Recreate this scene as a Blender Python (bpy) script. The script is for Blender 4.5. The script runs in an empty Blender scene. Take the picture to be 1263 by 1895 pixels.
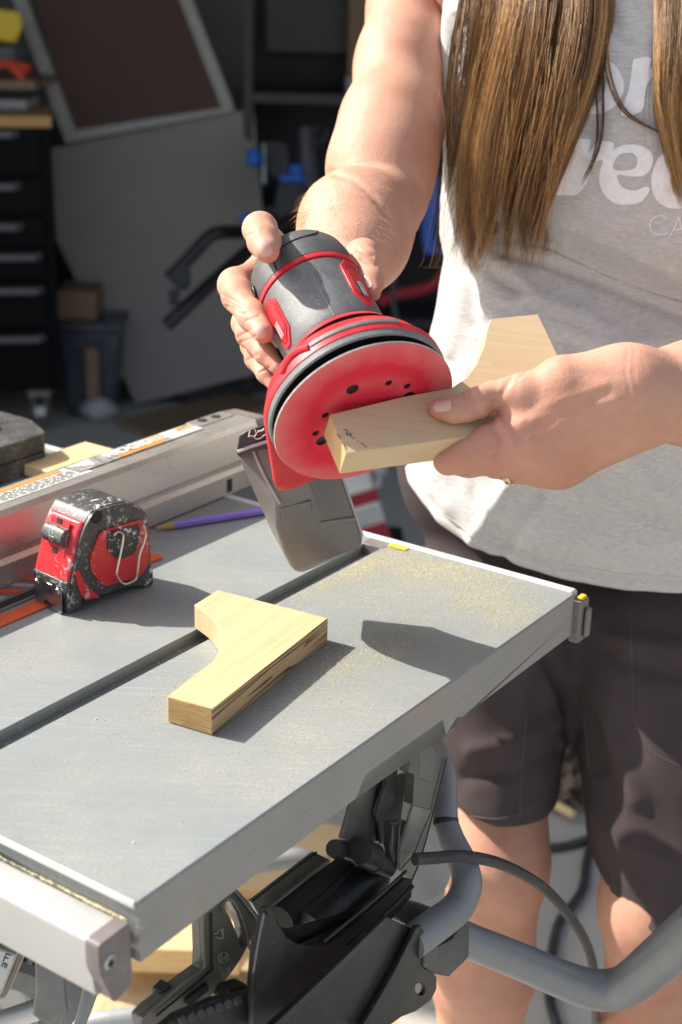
import bpy, bmesh, math, random
import numpy as np
from math import radians, cos, sin, pi, sqrt, atan2, degrees
from mathutils import Vector, Matrix
from mathutils.bvhtree import BVHTree
random.seed(7); np.random.seed(7)
scn = bpy.context.scene
COL = scn.collection

# ------------------------------------------------------------------ camera
CAMZ = 1.36
FPX, CXP, CYP = 2650.0, 631.5, 947.5
PITCH, ROLL = radians(20.4), radians(1.46)
_fw = np.array([0, cos(PITCH), -sin(PITCH)]); _up = np.array([0, sin(PITCH), cos(PITCH)]); _rt = np.array([1.0, 0, 0])
CR = cos(ROLL)*_rt + sin(ROLL)*_up
CU = -sin(ROLL)*_rt + cos(ROLL)*_up
CAM = np.array([0, 0, CAMZ])
cam = bpy.data.cameras.new('camera')
cam.sensor_fit = 'VERTICAL'; cam.sensor_height = 36.0; cam.lens = FPX/1895*36
cam.clip_start = 0.05; cam.clip_end = 200
cam.dof.use_dof = True; cam.dof.focus_distance = 1.02; cam.dof.aperture_fstop = 7.0
camo = bpy.data.objects.new('camera', cam); COL.objects.link(camo)
M3 = Matrix(((CR[0], CU[0], -_fw[0]), (CR[1], CU[1], -_fw[1]), (CR[2], CU[2], -_fw[2])))
camo.matrix_world = Matrix.Translation(CAM) @ M3.to_4x4()
scn.camera = camo

# ------------------------------------------------------------------ sky and sun
SUN_TO = np.array([-.715, .275, .643])           # unit vector towards the sun
w = bpy.data.worlds.new('World'); scn.world = w; w.use_nodes = True
nt = w.node_tree
for n in list(nt.nodes): nt.nodes.remove(n)
sky = nt.nodes.new('ShaderNodeTexSky'); sky.sky_type = 'NISHITA'; sky.sun_disc = False; sky.dust_density = 3.0; sky.ozone_density = .7
sky.sun_elevation = math.asin(SUN_TO[2]); sky.sun_rotation = atan2(SUN_TO[0], SUN_TO[1])
bg = nt.nodes.new('ShaderNodeBackground'); bg.inputs['Strength'].default_value = 0.125
wo = nt.nodes.new('ShaderNodeOutputWorld')
hs = nt.nodes.new('ShaderNodeHueSaturation'); hs.inputs['Saturation'].default_value = .6; nt.links.new(sky.outputs[0], hs.inputs['Color']); nt.links.new(hs.outputs[0], bg.inputs[0]); nt.links.new(bg.outputs[0], wo.inputs[0])
sl = bpy.data.lights.new('sun', 'SUN'); sl.energy = 5.0; sl.angle = radians(0.53); sl.color = (1, .94, .85)
so = bpy.data.objects.new('sun', sl); COL.objects.link(so)
so.rotation_euler = Vector(SUN_TO).to_track_quat('Z', 'Y').to_euler(); so.location = (-3, 1, 5)
scn.view_settings.view_transform = 'Standard'; scn.view_settings.look = 'None'
scn.view_settings.gamma = 1; scn.view_settings.use_curve_mapping = False
scn.view_settings.exposure = 0.8

# ------------------------------------------------------------------ helpers: pixels of the photograph -> points in the place
def rayd(x, y): return _fw + CR*(x-CXP)/FPX - CU*(y-CYP)/FPX
def P(x, y, d): return CAM + rayd(x, y)*d
def PZ(x, y, z):
    r = rayd(x, y); return CAM + r*((z-CAMZ)/r[2])
def PY(x, y, wy):
    r = rayd(x, y); return CAM + r*(wy/r[1])
def PPL(x, y, p0, n):
    r = rayd(x, y); return CAM + r*(((np.array(p0)-CAM) @ n)/(r @ n))
def proj(p):
    q = np.array(p)-CAM; z = q @ _fw
    return (CXP+FPX*(q @ CR)/z, CYP-FPX*(q @ CU)/z, z)

TZ = 0.90
TU = np.array([cos(radians(55.45)), sin(radians(55.45)), 0]); TV = np.array([TU[1], -TU[0], 0])
TA = PZ(257, 1671, TZ)
def T(u, v, z=0.0): return TA + TU*u + TV*v + np.array([0, 0, z])
def PT(x, y, z=0.0):       # pixel -> (u, v) on the table plane + z
    q = PZ(x, y, TZ+z)-TA; return float(q @ TU), float(q @ TV)

# ------------------------------------------------------------------ helpers: meshes
def new_bm(): return bmesh.new()
def finish(name, bm, mat, parent=None, smooth=True, angle=35, bevel=0, bseg=2, sub=0):
    bmesh.ops.recalc_face_normals(bm, faces=bm.faces[:])
    me = bpy.data.meshes.new(name); bm.to_mesh(me); bm.free()
    return finish_me(name, me, mat, parent, smooth, angle, bevel, bseg, sub)
def finish_me(name, me, mat, parent=None, smooth=True, angle=35, bevel=0, bseg=2, sub=0):
    o = bpy.data.objects.new(name, me); COL.objects.link(o)
    if isinstance(mat, (list, tuple)):
        for m in mat: me.materials.append(m)
    elif mat: me.materials.append(mat)
    if bevel:
        md = o.modifiers.new('bevel', 'BEVEL'); md.width = bevel; md.segments = bseg; md.limit_method = 'ANGLE'; md.angle_limit = radians(40)
        md.harden_normals = False
    if sub:
        md = o.modifiers.new('sub', 'SUBSURF'); md.levels = sub; md.render_levels = sub
    if smooth:
        me.polygons.foreach_set('use_smooth', [True]*len(me.polygons))
        if angle < 180:
            try: me.set_sharp_from_angle(angle=radians(angle))
            except Exception: pass
    if parent is not None: attach(o, parent)
    return o
def attach(o, parent):
    o.parent = parent
    o.matrix_parent_inverse = parent_world(parent).inverted()
_PW = {}
def parent_world(p): return _PW.get(p.name, Matrix.Identity(4))
def thing(name, label, cat, loc=(0, 0, 0), group=None):
    o = bpy.data.objects.new(name, None); COL.objects.link(o); o.location = Vector([float(q) for q in loc]); o.empty_display_size = .05
    o['label'] = label; o['category'] = cat
    if group: o['group'] = group
    _PW[o.name] = Matrix.Translation(o.location)
    return o
def tag(o, label=None, cat=None, group=None, kind=None):
    if label: o['label'] = label
    if cat: o['category'] = cat
    if group: o['group'] = group
    if kind: o['kind'] = kind
    return o
def V(p): return Vector((float(p[0]), float(p[1]), float(p[2])))
class Fr:                                        # a local frame: origin and three axes
    def __init__(s, o, x, y, z): s.o = np.array(o, float); s.x = np.array(x, float); s.y = np.array(y, float); s.z = np.array(z, float)
    def __call__(s, x, y, z): return s.o + s.x*x + s.y*y + s.z*z
WORLD = Fr((0, 0, 0), (1, 0, 0), (0, 1, 0), (0, 0, 1))
TABLE = Fr(TA, TU, TV, (0, 0, 1))
def box(bm, fr, x0, x1, y0, y1, z0, z1):
    vs = [bm.verts.new(V(fr(x, y, z))) for z in (z0, z1) for y in (y0, y1) for x in (x0, x1)]
    for f in ((0, 1, 3, 2), (4, 6, 7, 5), (0, 4, 5, 1), (2, 3, 7, 6), (0, 2, 6, 4), (1, 5, 7, 3)):
        bm.faces.new([vs[i] for i in f])
    return vs
def hexa(bm, pts):                               # 8 points, order as box
    vs = [bm.verts.new(V(p)) for p in pts]
    for f in ((0, 1, 3, 2), (4, 6, 7, 5), (0, 4, 5, 1), (2, 3, 7, 6), (0, 2, 6, 4), (1, 5, 7, 3)):
        bm.faces.new([vs[i] for i in f])
def prism(bm, fr, poly, z0, z1, axis='z'):       # polygon in two axes of a frame, extruded along the third
    def pt(a, b, c):
        return fr(a, b, c) if axis == 'z' else (fr(c, a, b) if axis == 'x' else fr(a, c, b))
    lo = [bm.verts.new(V(pt(a, b, z0))) for a, b in poly]; hi = [bm.verts.new(V(pt(a, b, z1))) for a, b in poly]
    n = len(poly)
    for i in range(n):
        j = (i+1) % n; bm.faces.new((lo[i], lo[j], hi[j], hi[i]))
    f1 = bm.faces.new(lo[::-1]); f2 = bm.faces.new(hi)
    if n > 4: bmesh.ops.triangulate(bm, faces=[f1, f2])
def loft(bm, rings, cap0=True, cap1=True, closed=True):
    rv = [[bm.verts.new(V(p)) for p in r] for r in rings]
    n = len(rings[0])
    for a, b in zip(rv[:-1], rv[1:]):
        for i in range(n if closed else n-1):
            j = (i+1) % n; bm.faces.new((a[i], a[j], b[j], b[i]))
    if cap0: bm.faces.new(rv[0][::-1])
    if cap1: bm.faces.new(rv[-1])
    return rv
def lathe(bm, fr, prof, n=48, a0=0, a1=2*pi, cap=False):   # profile (radius, z) about the frame's z
    full = abs(a1-a0-2*pi) < 1e-6
    k = n if full else n+1
    rings = []
    for r, z in prof:
        rings.append([fr(r*cos(a0+(a1-a0)*i/n), r*sin(a0+(a1-a0)*i/n), z) for i in range(k)])
    return loft(bm, rings, cap, cap, full)
def catmull(pts, n=8):
    pts = [np.array(p, float) for p in pts]
    if len(pts) < 3: 
        return [pts[0]+(pts[1]-pts[0])*i/n for i in range(n+1)]
    q = [2*pts[0]-pts[1]]+pts+[2*pts[-1]-pts[-2]]
    out = []
    for i in range(1, len(q)-2):
        for t in range(n):
            t = t/n; p0, p1, p2, p3 = q[i-1:i+3]
            out.append(.5*((2*p1)+(-p0+p2)*t+(2*p0-5*p1+4*p2-p3)*t*t+(-p0+3*p1-3*p2+p3)*t**3))
    out.append(pts[-1]); return out
def tube(bm, path, rad, n=12, cap=True):
    path = [np.array(p, float) for p in path]
    m = len(path)
    rads = [rad]*m if np.isscalar(rad) else list(rad)
    tang = []
    for i in range(m):
        t = path[min(i+1, m-1)]-path[max(i-1, 0)]; tang.append(t/(np.linalg.norm(t)+1e-12))
    ref = np.array([0, 0, 1.0]) if abs(tang[0][2]) < .9 else np.array([1.0, 0, 0])
    s = np.cross(tang[0], ref); s /= np.linalg.norm(s)
    rings = []
    for i in range(m):
        s = s-tang[i]*(s @ tang[i]); s /= np.linalg.norm(s); b = np.cross(tang[i], s)
        rings.append([path[i]+rads[i]*(s*cos(2*pi*k/n)+b*sin(2*pi*k/n)) for k in range(n)])
    loft(bm, rings, cap, cap)
def fillet(poly, r, n=5):                        # round the corners of a 2-D polygon
    out = []
    m = len(poly)
    for i in range(m):
        p = np.array(poly[i], float); a = np.array(poly[i-1], float); b = np.array(poly[(i+1) % m], float)
        rr = r[i] if isinstance(r, (list, tuple)) else r
        if rr <= 0: out.append(tuple(p)); continue
        da = (a-p); la = np.linalg.norm(da); db = (b-p); lb = np.linalg.norm(db)
        k = min(rr, la*.45, lb*.45)
        s, e = p+da/la*k, p+db/lb*k
        for t in range(n+1):
            t = t/n; out.append(tuple((1-t)**2*s+2*t*(1-t)*p+t*t*e))
    return out
def ring_poly(r, n=24, cx=0, cy=0): return [(cx+r*cos(2*pi*i/n), cy+r*sin(2*pi*i/n)) for i in range(n)]

# ------------------------------------------------------------------ materials
class MB:
    def __init__(s, name):
        s.m = bpy.data.materials.new(name); s.m.use_nodes = True; s.nt = s.m.node_tree
        s.b = s.nt.nodes['Principled BSDF']; s.co = None; s.h = []
    def n(s, t, **kw):
        nd = s.nt.nodes.new(t)
        for k, v in kw.items(): setattr(nd, k, v)
        return nd
    def l(s, a, b): s.nt.links.new(a, b)
    def coords(s, scale=(1, 1, 1), rot=(0, 0, 0), kind='Object'):
        tc = s.n('ShaderNodeTexCoord'); mp = s.n('ShaderNodeMapping'); s.l(tc.outputs[kind], mp.inputs[0])
        mp.inputs['Scale'].default_value = scale; mp.inputs['Rotation'].default_value = rot; return mp.outputs[0]
    def coords_rot(s, rotz, scale):
        c = s.coords((1, 1, 1), (0, 0, rotz)); mp = s.n('ShaderNodeMapping'); s.l(c, mp.inputs[0]); mp.inputs['Scale'].default_value = scale; return mp.outputs[0]
    def noise(s, co, scale, detail=4, rough=.55, dist=0):
        t = s.n('ShaderNodeTexNoise'); s.l(co, t.inputs['Vector']); t.inputs['Scale'].default_value = scale
        t.inputs['Detail'].default_value = detail; t.inputs['Roughness'].default_value = rough; t.inputs['Distortion'].default_value = dist
        return t.outputs['Fac']
    def vor(s, co, scale, feature='F1', out='Distance'):
        t = s.n('ShaderNodeTexVoronoi', feature=feature); s.l(co, t.inputs['Vector']); t.inputs['Scale'].default_value = scale; return t.outputs[out]
    def ramp(s, f, a, b, ca=(0, 0, 0, 1), cb=(1, 1, 1, 1)):
        r = s.n('ShaderNodeValToRGB'); s.l(f, r.inputs[0]); e = r.color_ramp.elements
        e[0].position = a; e[1].position = b; e[0].color = ca; e[1].color = cb; return r.outputs[0]
    def mix(s, f, a, b, blend='MIX'):
        m = s.n('ShaderNodeMix', data_type='RGBA', blend_type=blend)
        for sock, v in ((m.inputs[0], f), (m.inputs[6], a), (m.inputs[7], b)):
            if hasattr(v, 'links'): s.l(v, sock)
            elif isinstance(v, (int, float)): sock.default_value = v
            else: sock.default_value = (*v[:3], 1)
        return m.outputs[2]
    def math(s, op, a, b=0):
        m = s.n('ShaderNodeMath', operation=op)
        for sock, v in ((m.inputs[0], a), (m.inputs[1], b)):
            if hasattr(v, 'links'): s.l(v, sock)
            else: sock.default_value = v
        return m.outputs[0]
    def set(s, **kw):
        names = dict(color='Base Color', rough='Roughness', metal='Metallic', spec='Specular IOR Level', sss='Subsurface Weight', trans='Transmission Weight', coat='Coat Weight', ior='IOR', alpha='Alpha', sheen='Sheen Weight')
        for k, v in kw.items():
            sock = s.b.inputs[names[k]]
            if hasattr(v, 'links'): s.l(v, sock)
            elif k == 'color': sock.default_value = (*v[:3], 1)
            else: sock.default_value = v
        return s
    def bump(s, h, strength=.3, dist=.001):
        b = s.n('ShaderNodeBump'); b.inputs['Strength'].default_value = strength; b.inputs['Distance'].default_value = dist
        s.l(h, b.inputs['Height'])
        if s.h: s.l(s.h[-1].outputs[0], b.inputs['Normal'])
        s.h.append(b); s.l(b.outputs[0], s.b.inputs['Normal']); return s
def srgb(r, g, b):
    f = lambda c: c/255/12.92 if c/255 <= .04045 else ((c/255+.055)/1.055)**2.4
    return (f(r), f(g), f(b))
def simple(name, col, rough=.5, metal=0, var=.12, scale=60, bump=0, bscale=400, dust=0, dustcol=(.55, .5, .4), spec=.5, dscale=30):
    m = MB(name); co = m.coords()
    nz = m.noise(co, scale, 5)
    c = m.mix(m.ramp(nz, .3, .7), [q*(1-var) for q in col], [min(1, q*(1+var)) for q in col])
    if dust:
        d1 = m.ramp(m.noise(co, dscale, 6, .7), .45, .75); d2 = m.ramp(m.noise(co, 700, 2), .45, .65)
        f = m.math('MULTIPLY', m.math('MULTIPLY', d1, d2), dust)
        c = m.mix(f, c, dustcol)
    m.set(color=c, metal=metal, spec=spec)
    m.set(rough=m.math('ADD', m.math('MULTIPLY', nz, .25), rough-.12))
    if bump: m.bump(m.noise(co, bscale, 3), bump, .0006)
    return m.m
# ================================================================== MATERIALS
M = {}
M['alu'] = simple('aluminium', srgb(196, 198, 198), .36, .75, .06, 40, .15, 900, .25)
M['cast'] = simple('cast_grey', srgb(120, 121, 121), .5, .35, .1, 50, .3, 600, .35)
M['steel'] = simple('steel', srgb(170, 170, 170), .3, 1, .06, 90)
M['black_plastic'] = simple('black_plastic', (.022, .022, .025), .42, 0, .25, 60, .2, 900, .16, (.3, .28, .25))
M['rubber'] = simple('rubber', (.035, .036, .038), .62, 0, .2, 80, .35, 1500, .55, (.33, .33, .33), .4, 26)
M['grip'] = simple('grip_rubber', (.115, .12, .126), .38, 0, .2, 60, .5, 1800, .55, (.46, .44, .37), .5, 24)
M['red_plastic'] = simple('red_plastic', (.56, .018, .028), .36, 0, .1, 50, .12, 900, .14, (.6, .4, .38))
M['black_steel'] = simple('black_steel', (.021, .021, .023), .38, .3, .3, 45, .3, 500, .35, (.22, .2, .18), .5, 40)
M['grey_paint'] = simple('grey_paint', (.23, .235, .24), .4, .1, .06, 30, .06, 500, .12)
M['smoke'] = simple('smoke_plastic', (.10, .093, .09), .32, 0, .12, 30, .1, 700, .3, (.33, .3, .27))
M['orange'] = simple('orange_plastic', srgb(214, 84, 30), .45, 0, .1, 40, 0, 400, .3)
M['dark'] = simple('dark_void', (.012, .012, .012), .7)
M['white_paint'] = simple('white_paint', (.62, .61, .58), .5, 0, .08, 20, 0, 400, .2)
M['wall'] = simple('garage_wall', (.125, .125, .127), .8, 0, .1, 3, .2, 120)
M['blue'] = simple('blue_plastic', (.012, .12, .5), .4)
M['yellow'] = simple('yellow_plastic', (.65, .48, .02), .5)
M['brown_board'] = simple('brown_board', (.075, .044, .034), .8, 0, .12, 12)
M['gypsum'] = simple('gypsum_sheet', (.235, .222, .21), .8, 0, .05, 6)
M['shop_wood'] = simple('bench_wood', (.46, .27, .10), .6, 0, .2, 15)
M['card'] = simple('cardboard', (.22, .15, .09), .8)
M['tote'] = simple('tote_plastic', (.055, .058, .085), .25)
M['purple'] = simple('pencil_purple', srgb(138, 114, 200), .4)
M['red_rag'] = simple('red_cloth', (.30, .02, .03), .8)
M['ltgrey'] = simple('light_grey_plastic', (.35, .35, .36), .5, 0, .1, 30, 0, 400, .3)
M['cord'] = simple('black_cord', (.03, .031, .032), .5, 0, .2, 90, .2, 900, .4, (.3, .3, .28))
def wood_mat(name, base, dark, ring=38, rough=.55, lines=.55, rotz=0.0, stretch=.05, fine=.2):
    m = MB(name)
    co = m.coords_rot(rotz, (ring*stretch, ring, ring))
    nz = m.noise(co, 1.0, 2, .45, .35)
    wv = m.math('FRACT', m.math('MULTIPLY', nz, 6.0))
    g = m.ramp(wv, .35, .97); g2 = m.ramp(wv, .97, 1.0, (1, 1, 1, 1), (0, 0, 0, 1)); g = m.math('MULTIPLY', g, g2)
    fn = m.noise(m.coords_rot(rotz, (25, 1100, 1100)), 1, 3)
    c = m.mix(m.math('MULTIPLY', g, lines), base, dark)
    c = m.mix(m.math('MULTIPLY', m.ramp(fn, .4, .7), fine), c, dark)
    c = m.mix(m.math('MULTIPLY', m.ramp(m.noise(m.coords(), 18, 4), .35, .7), .25), c, [min(1, q*1.2) for q in base])
    m.set(color=c, rough=rough, spec=.3); m.bump(fn, .25, .0003); return m.m
RZ = -radians(63.5)
M['pine'] = wood_mat('pine_wood', srgb(197, 172, 134), srgb(166, 132, 92), 42, .65, .25, RZ, .05, .12)
M['pine_edge'] = wood_mat('pine_edge_grain', srgb(190, 160, 120), srgb(66, 40, 24), 90, .65, 1.0, RZ, .05, .25)
M['pine_end'] = wood_mat('pine_end_grain', srgb(186, 154, 104), srgb(136, 102, 60), 160, .8, .5, RZ+pi/2, .15, .45)
M['pine_held'] = wood_mat('pine_wood_held', srgb(203, 178, 142), srgb(170, 138, 102), 42, .65, .22, -radians(10), .05, .12)
M['pine_held_end'] = wood_mat('pine_held_end_grain', srgb(200, 168, 120), srgb(150, 112, 70), 160, .75, .4, 0, .3, .3)
M['lumber'] = wood_mat('lumber_wood', srgb(218, 192, 146), srgb(186, 148, 96), 20, .6, .3, .4, .06, .15)
# concrete ground
def concrete():
    m = MB('concrete'); co = m.coords()
    a = m.noise(co, 3, 6, .65); b = m.noise(co, 220, 3); s = m.noise(co, .7, 4)
    c = m.mix(a, (.34, .335, .31), (.46, .45, .41)); c = m.mix(m.ramp(b, .45, .7), c, (.52, .5, .45))
    c = m.mix(m.math('MULTIPLY', m.ramp(s, .45, .65), .4), c, (.18, .18, .175))
    m.set(color=c, rough=.85); m.bump(b, .4, .002); return m.m
M['concrete'] = concrete()

# ================================================================== GROUND AND GARAGE
bm = new_bm(); box(bm, WORLD, -60, 60, -60, 60, -.3, 0)
tag(finish('ground', bm, M['concrete'], smooth=False), kind='structure')
GY0, GY1, GX0, GX1, GH = 2.8, 5.15, -2.75, 3.2, 2.78
g = thing('garage', 'dim grey garage with open front behind the worker', 'garage', (0.5, 4, 0))
bm = new_bm(); box(bm, WORLD, GX0, GX1, GY1, GY1+.14, .002, GH); finish('back_wall', bm, M['wall'], g, False)
bm = new_bm(); box(bm, WORLD, GX0-.14, GX0, GY0, GY1+.14, .002, GH); finish('side_wall', bm, M['wall'], g, False)
bm = new_bm(); box(bm, WORLD, GX1, GX1+.14, GY0, GY1+.14, .002, GH); finish('side_wall', bm, M['wall'], g, False)
bm = new_bm(); box(bm, WORLD, GX0-.145, GX1+.4, GY0-.02, GY1+.3, GH+.002, GH+.16); finish('roof', bm, M['wall'], g, False)
bm = new_bm(); box(bm, WORLD, GX0+.002, GX1-.002, GY0, GY0+.1, 2.3, GH-.002); finish('door_header', bm, M['white_paint'], g, False)

# polygon slab from pixels on a plane, with thickness going away from the camera
def slab(name, px, p0, nrm, th, mat, parent=None, **kw):
    bm = new_bm(); nrm = np.array(nrm, float); nrm /= np.linalg.norm(nrm)
    pts = [PPL(x, y, p0, nrm) for x, y in px]
    s = -1 if (nrm @ (CAM-np.array(p0))) > 0 else 1
    loft(bm, [pts, [p+nrm*th*s for p in pts]])
    return finish(name, bm, mat, parent, smooth=kw.pop('smooth', False), **kw)
# tool cabinet, left
M['cabinet'] = simple('cabinet_black', (.006, .006, .007), .7, 0, .2, 30, spec=.15)
cab = thing('tool_cabinet', 'tall black tool cabinet with wooden top and drawer pulls', 'tool cabinet', (-1.25, 4.5, 0))
CX1 = PY(104, 480, 4.3)[0]; ztop = PY(50, 212, 4.3)[2]
ca = atan2(-CX1, 4.3)
CF = Fr((CX1, 4.3, 0), (cos(ca), sin(ca), 0), (-sin(ca), cos(ca), 0), (0, 0, 1))
bm = new_bm(); box(bm, CF, -.75, 0, 0, .48, .14, ztop-.035); finish('carcass', bm, M['cabinet'], cab, bevel=.006)
bm = new_bm(); box(bm, CF, -.78, .005, -.03, .50, ztop-.033, ztop); finish('worktop', bm, M['shop_wood'], cab, bevel=.004)
dz = [PY(50, y, 4.2)[2] for y in (232, 330, 405, 462, 525, 615, 735)]
M['drawer'] = simple('drawer_black', (.004, .004, .005), .7, 0, .2, 30, spec=.15)
M['pull'] = simple('pull_grey', (.13, .13, .135), .5, .1, .15, 40)
for i in range(6):
    bm = new_bm(); box(bm, CF, -.72, -.03, -.025, -.002, dz[i+1]+.006, dz[i]-.006)
    d = finish('drawer', bm, M['drawer'], cab, bevel=.003)
    bm = new_bm(); zz = dz[i]-.03; xr = -.05 if i not in (0, 1, 2) else -.10
    tube(bm, [CF(x, y, zz) for x, y in ((-.71, -.028), (-.70, -.05), (xr-.01, -.05), (xr, -.028))], .012, 8); finish('handle', bm, M['pull'], d)
for sx in (-.68, -.07):
    bm = new_bm()
    fr = Fr(CF(sx, .06, .055), CF.y, (0, 0, 1), CF.x)
    prism(bm, fr, ring_poly(.052, 20), -.015, .015); box(bm, CF, sx-.035, sx+.035, .03, .10, .112, .139)
    box(bm, CF, sx-.024, sx-.018, .04, .08, .05, .112); box(bm, CF, sx+.018, sx+.024, .04, .08, .05, .112)
    finish('caster', bm, M['steel'], cab)
# things on the cabinet
def loc_thing_mesh(name, bm, mat, label, cat, **kw): return tag(finish(name, bm, mat, **kw), label, cat)
bm = new_bm(); q = PY(10, 50, 4.55); loft(bm, [[PPL(x, y, q+np.array([0, d, 0]), (0, -1, 0)) for x, y in ((-30, 12), (38, 22), (42, 50), (30, 80), (-30, 70))] for d in (0, .1)])
loc_thing_mesh('tool_case', bm, M['yellow'], 'yellow case at the far left above the tool cabinet', 'case', bevel=.008)
bm = new_bm(); box(bm, WORLD, *sorted((PY(-40, 100, 4.56)[0], PY(30, 100, 4.56)[0])), 4.56, 4.68, PY(20, 118, 4.56)[2], PY(20, 82, 4.56)[2])
loc_thing_mesh('storage_bin', bm, M['tote'], 'blue grey bin under the yellow case on the tool cabinet', 'bin', bevel=.01)
bm = new_bm(); pp = [PY(x, y, 4.45) for x, y in ((-20, 125), (15, 118), (38, 122), (56, 128))]; tube(bm, catmull(pp, 4), [.012]*12+[.018], 8)
pp = [PY(x, y, 4.44) for x, y in ((20, 120), (36, 135), (42, 148))]; tube(bm, catmull(pp, 4), .014, 8); 
M['redor'] = simple('red_orange', (.55, .06, .02), .4)
loc_thing_mesh('bar_clamp', bm, M['redor'], 'orange red clamp lying on the tool cabinet shelf', 'clamp')
bm = new_bm(); box(bm, WORLD, PY(-60, 155, 4.5)[0], PY(78, 155, 4.5)[0], 4.40, 4.75, PY(30, 165, 4.4)[2], PY(30, 150, 4.4)[2])
loc_thing_mesh('shelf_board', bm, M['card'], 'thin brown shelf board above the tool cabinet top', 'shelf')
bm = new_bm(); box(bm, WORLD, PY(-40, 190, 4.4)[0], PY(46, 190, 4.4)[0], 4.42, 4.6, ztop+.002, ztop+.03)
loc_thing_mesh('cardboard_tray', bm, M['ltgrey'], 'grey flat tray lying on the cabinet worktop', 'tray', bevel=.004)
# leaning sheets
nS = np.array([.12, -1, .16])
sh = slab('drywall_sheet', [(96, 275), (432, 205), (470, 205), (490, 430), (486, 690), (253, 748), (105, 443)], PZ(253, 748, 0.01), nS, .013, M['gypsum'])
tag(sh, 'large plain grey sheet leaning in the garage under the brown panel', 'sheet')
pb = PPL(137, 245, PZ(253, 748, .01)+np.array([0, -.04, 0]), nS)
fp = thing('framed_panel', 'dark brown panel with pale grey frame leaning above the grey sheet', 'panel', pb)
nP = np.array([.1, -1, .25])
slab('board', [(46, -60), (352, -60), (412, 199), (137, 245)], pb+np.array([0, .006, 0]), nP, .008, M['brown_board'], fp)
M['frame'] = simple('frame_grey', (.33, .32, .31), .6)
for px in ([(2, -60), (28, -60), (140, 240), (119, 256)], [(310, -60), (333, -60), (432, 194), (411, 199)], [(119, 257), (140, 241), (411, 200), (432, 195), (434, 204), (122, 264)], [(28, -61), (26, -78), (310, -78), (312, -61)]):
    slab('frame', px, pb, nP, .022, M['frame'], fp)
# dark uprights at the back
bm = new_bm(); box(bm, WORLD, PY(492, 50, 5.0)[0], PY(646, 50, 5.0)[0], 5.0, 5.14, PY(500, 96, 5.0)[2], 2.2)
M['dkgrey'] = simple('dark_grey', (.034, .035, .038), .6)
loc_thing_mesh('wall_cupboard', bm, M['dkgrey'], 'dark cupboard hung on the garage back wall', 'cupboard', bevel=.004)
bm = new_bm(); box(bm, WORLD, PY(646, 50, 4.9)[0], PY(760, 50, 4.9)[0], 4.9, 4.93, PY(650, 142, 4.9)[2], 2.1)
loc_thing_mesh('hardboard_sheet', bm, M['card'], 'brown board standing behind the worker\'s raised arm', 'board')
bm = new_bm(); box(bm, WORLD, PY(640, 150, 4.88)[0], PY(720, 150, 4.88)[0], 4.90, 5.1, PY(650, 205, 4.9)[2], PY(650, 143, 4.9)[2])
loc_thing_mesh('white_box', bm, M['ltgrey'], 'pale box under the brown board behind the upper arm', 'box', bevel=.005)
# black storage behind: a low dark rack closing the view between wall and clutter
rk = thing('storage_rack', 'dark storage rack standing against the back wall behind the sander', 'rack', (-.1, 4.95, 0))
xa, xb = PY(455, 300, 4.9)[0], PY(900, 300, 4.9)[0]
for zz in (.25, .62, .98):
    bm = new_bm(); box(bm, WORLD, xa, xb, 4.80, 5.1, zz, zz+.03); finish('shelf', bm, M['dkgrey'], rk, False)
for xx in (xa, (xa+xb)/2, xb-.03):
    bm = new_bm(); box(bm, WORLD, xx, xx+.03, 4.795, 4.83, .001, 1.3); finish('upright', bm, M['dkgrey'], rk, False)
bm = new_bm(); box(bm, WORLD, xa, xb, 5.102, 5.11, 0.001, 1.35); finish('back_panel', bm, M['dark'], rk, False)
# clutter on the rack
def px_blob(name, pts, d, r, mat, label, cat, n=10, sub=6):
    bm = new_bm(); tube(bm, catmull([P(x, y, d) for x, y in pts], sub), r, n); return loc_thing_mesh(name, bm, mat, label, cat)
c2 = thing('pipe_clamp', 'clamp with bright blue knob and grey jaw hanging in the garage', 'clamp', P(480, 300, 4.4))
bm = new_bm(); tube(bm, catmull([P(470, y, 4.4) for y in (276, 284, 292, 300, 308)], 3), [.012, .02, .022, .022, .022, .022, .022, .022, .022, .022, .022, .02, .012], 12); finish('knob', bm, M['blue'], c2)
bm = new_bm(); tube(bm, [P(470, 292, 4.41), P(489, 293, 4.41)], .008, 8); finish('screw_shaft', bm, M['blue'], c2)
bm = new_bm(); tube(bm, [P(489, 266, 4.41), P(489, 340, 4.41)], .006, 8); finish('bar', bm, M['steel'], c2)
bm = new_bm(); fr = Fr(P(516, 300, 4.5), CR, CU, -_fw); prism(bm, fr, fillet([(-.035, .06), (.03, .05), (.035, -.04), (.0, -.055), (-.035, -.035)], .02), -.03, .03)
loc_thing_mesh('sanding_pad', bm, M['dkgrey'], 'rounded dark grey cushion shaped tool beside the blue knob', 'tool', bevel=.008)
M['plasticbag'] = simple('bag_plastic', (.10, .095, .115), .3)
bgm = new_bm()
loft(bgm, [[P(x+rnd, y, 4.55+.03*sin(i*2.1)) for i, (x, rnd) in enumerate(((560-wd, 0), (560-wd*.3, 2), (566, -2), (572+wd*.4, 3), (575+wd, 0), (570+wd*.2, 1)))] for y, wd in ((232, 6), (240, 14), (262, 9), (300, 16), (342, 22), (352, 14))])
loc_thing_mesh('plastic_bag', bgm, M['plasticbag'], 'crumpled pale plastic bag hanging in the dark garage', 'bag', sub=2)
bm = new_bm(); fr = Fr(P(542, 333, 4.5), CR, CU, -_fw); box(bm, fr, -.042, .036, -.013, .013, -.03, .03); box(bm, fr, -.01, .03, .0135, .045, -.02, .02)
loc_thing_mesh('blue_clamp_head', bm, M['blue'], 'dark blue plastic block above a black tool in garage', 'clamp', bevel=.005)
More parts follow.
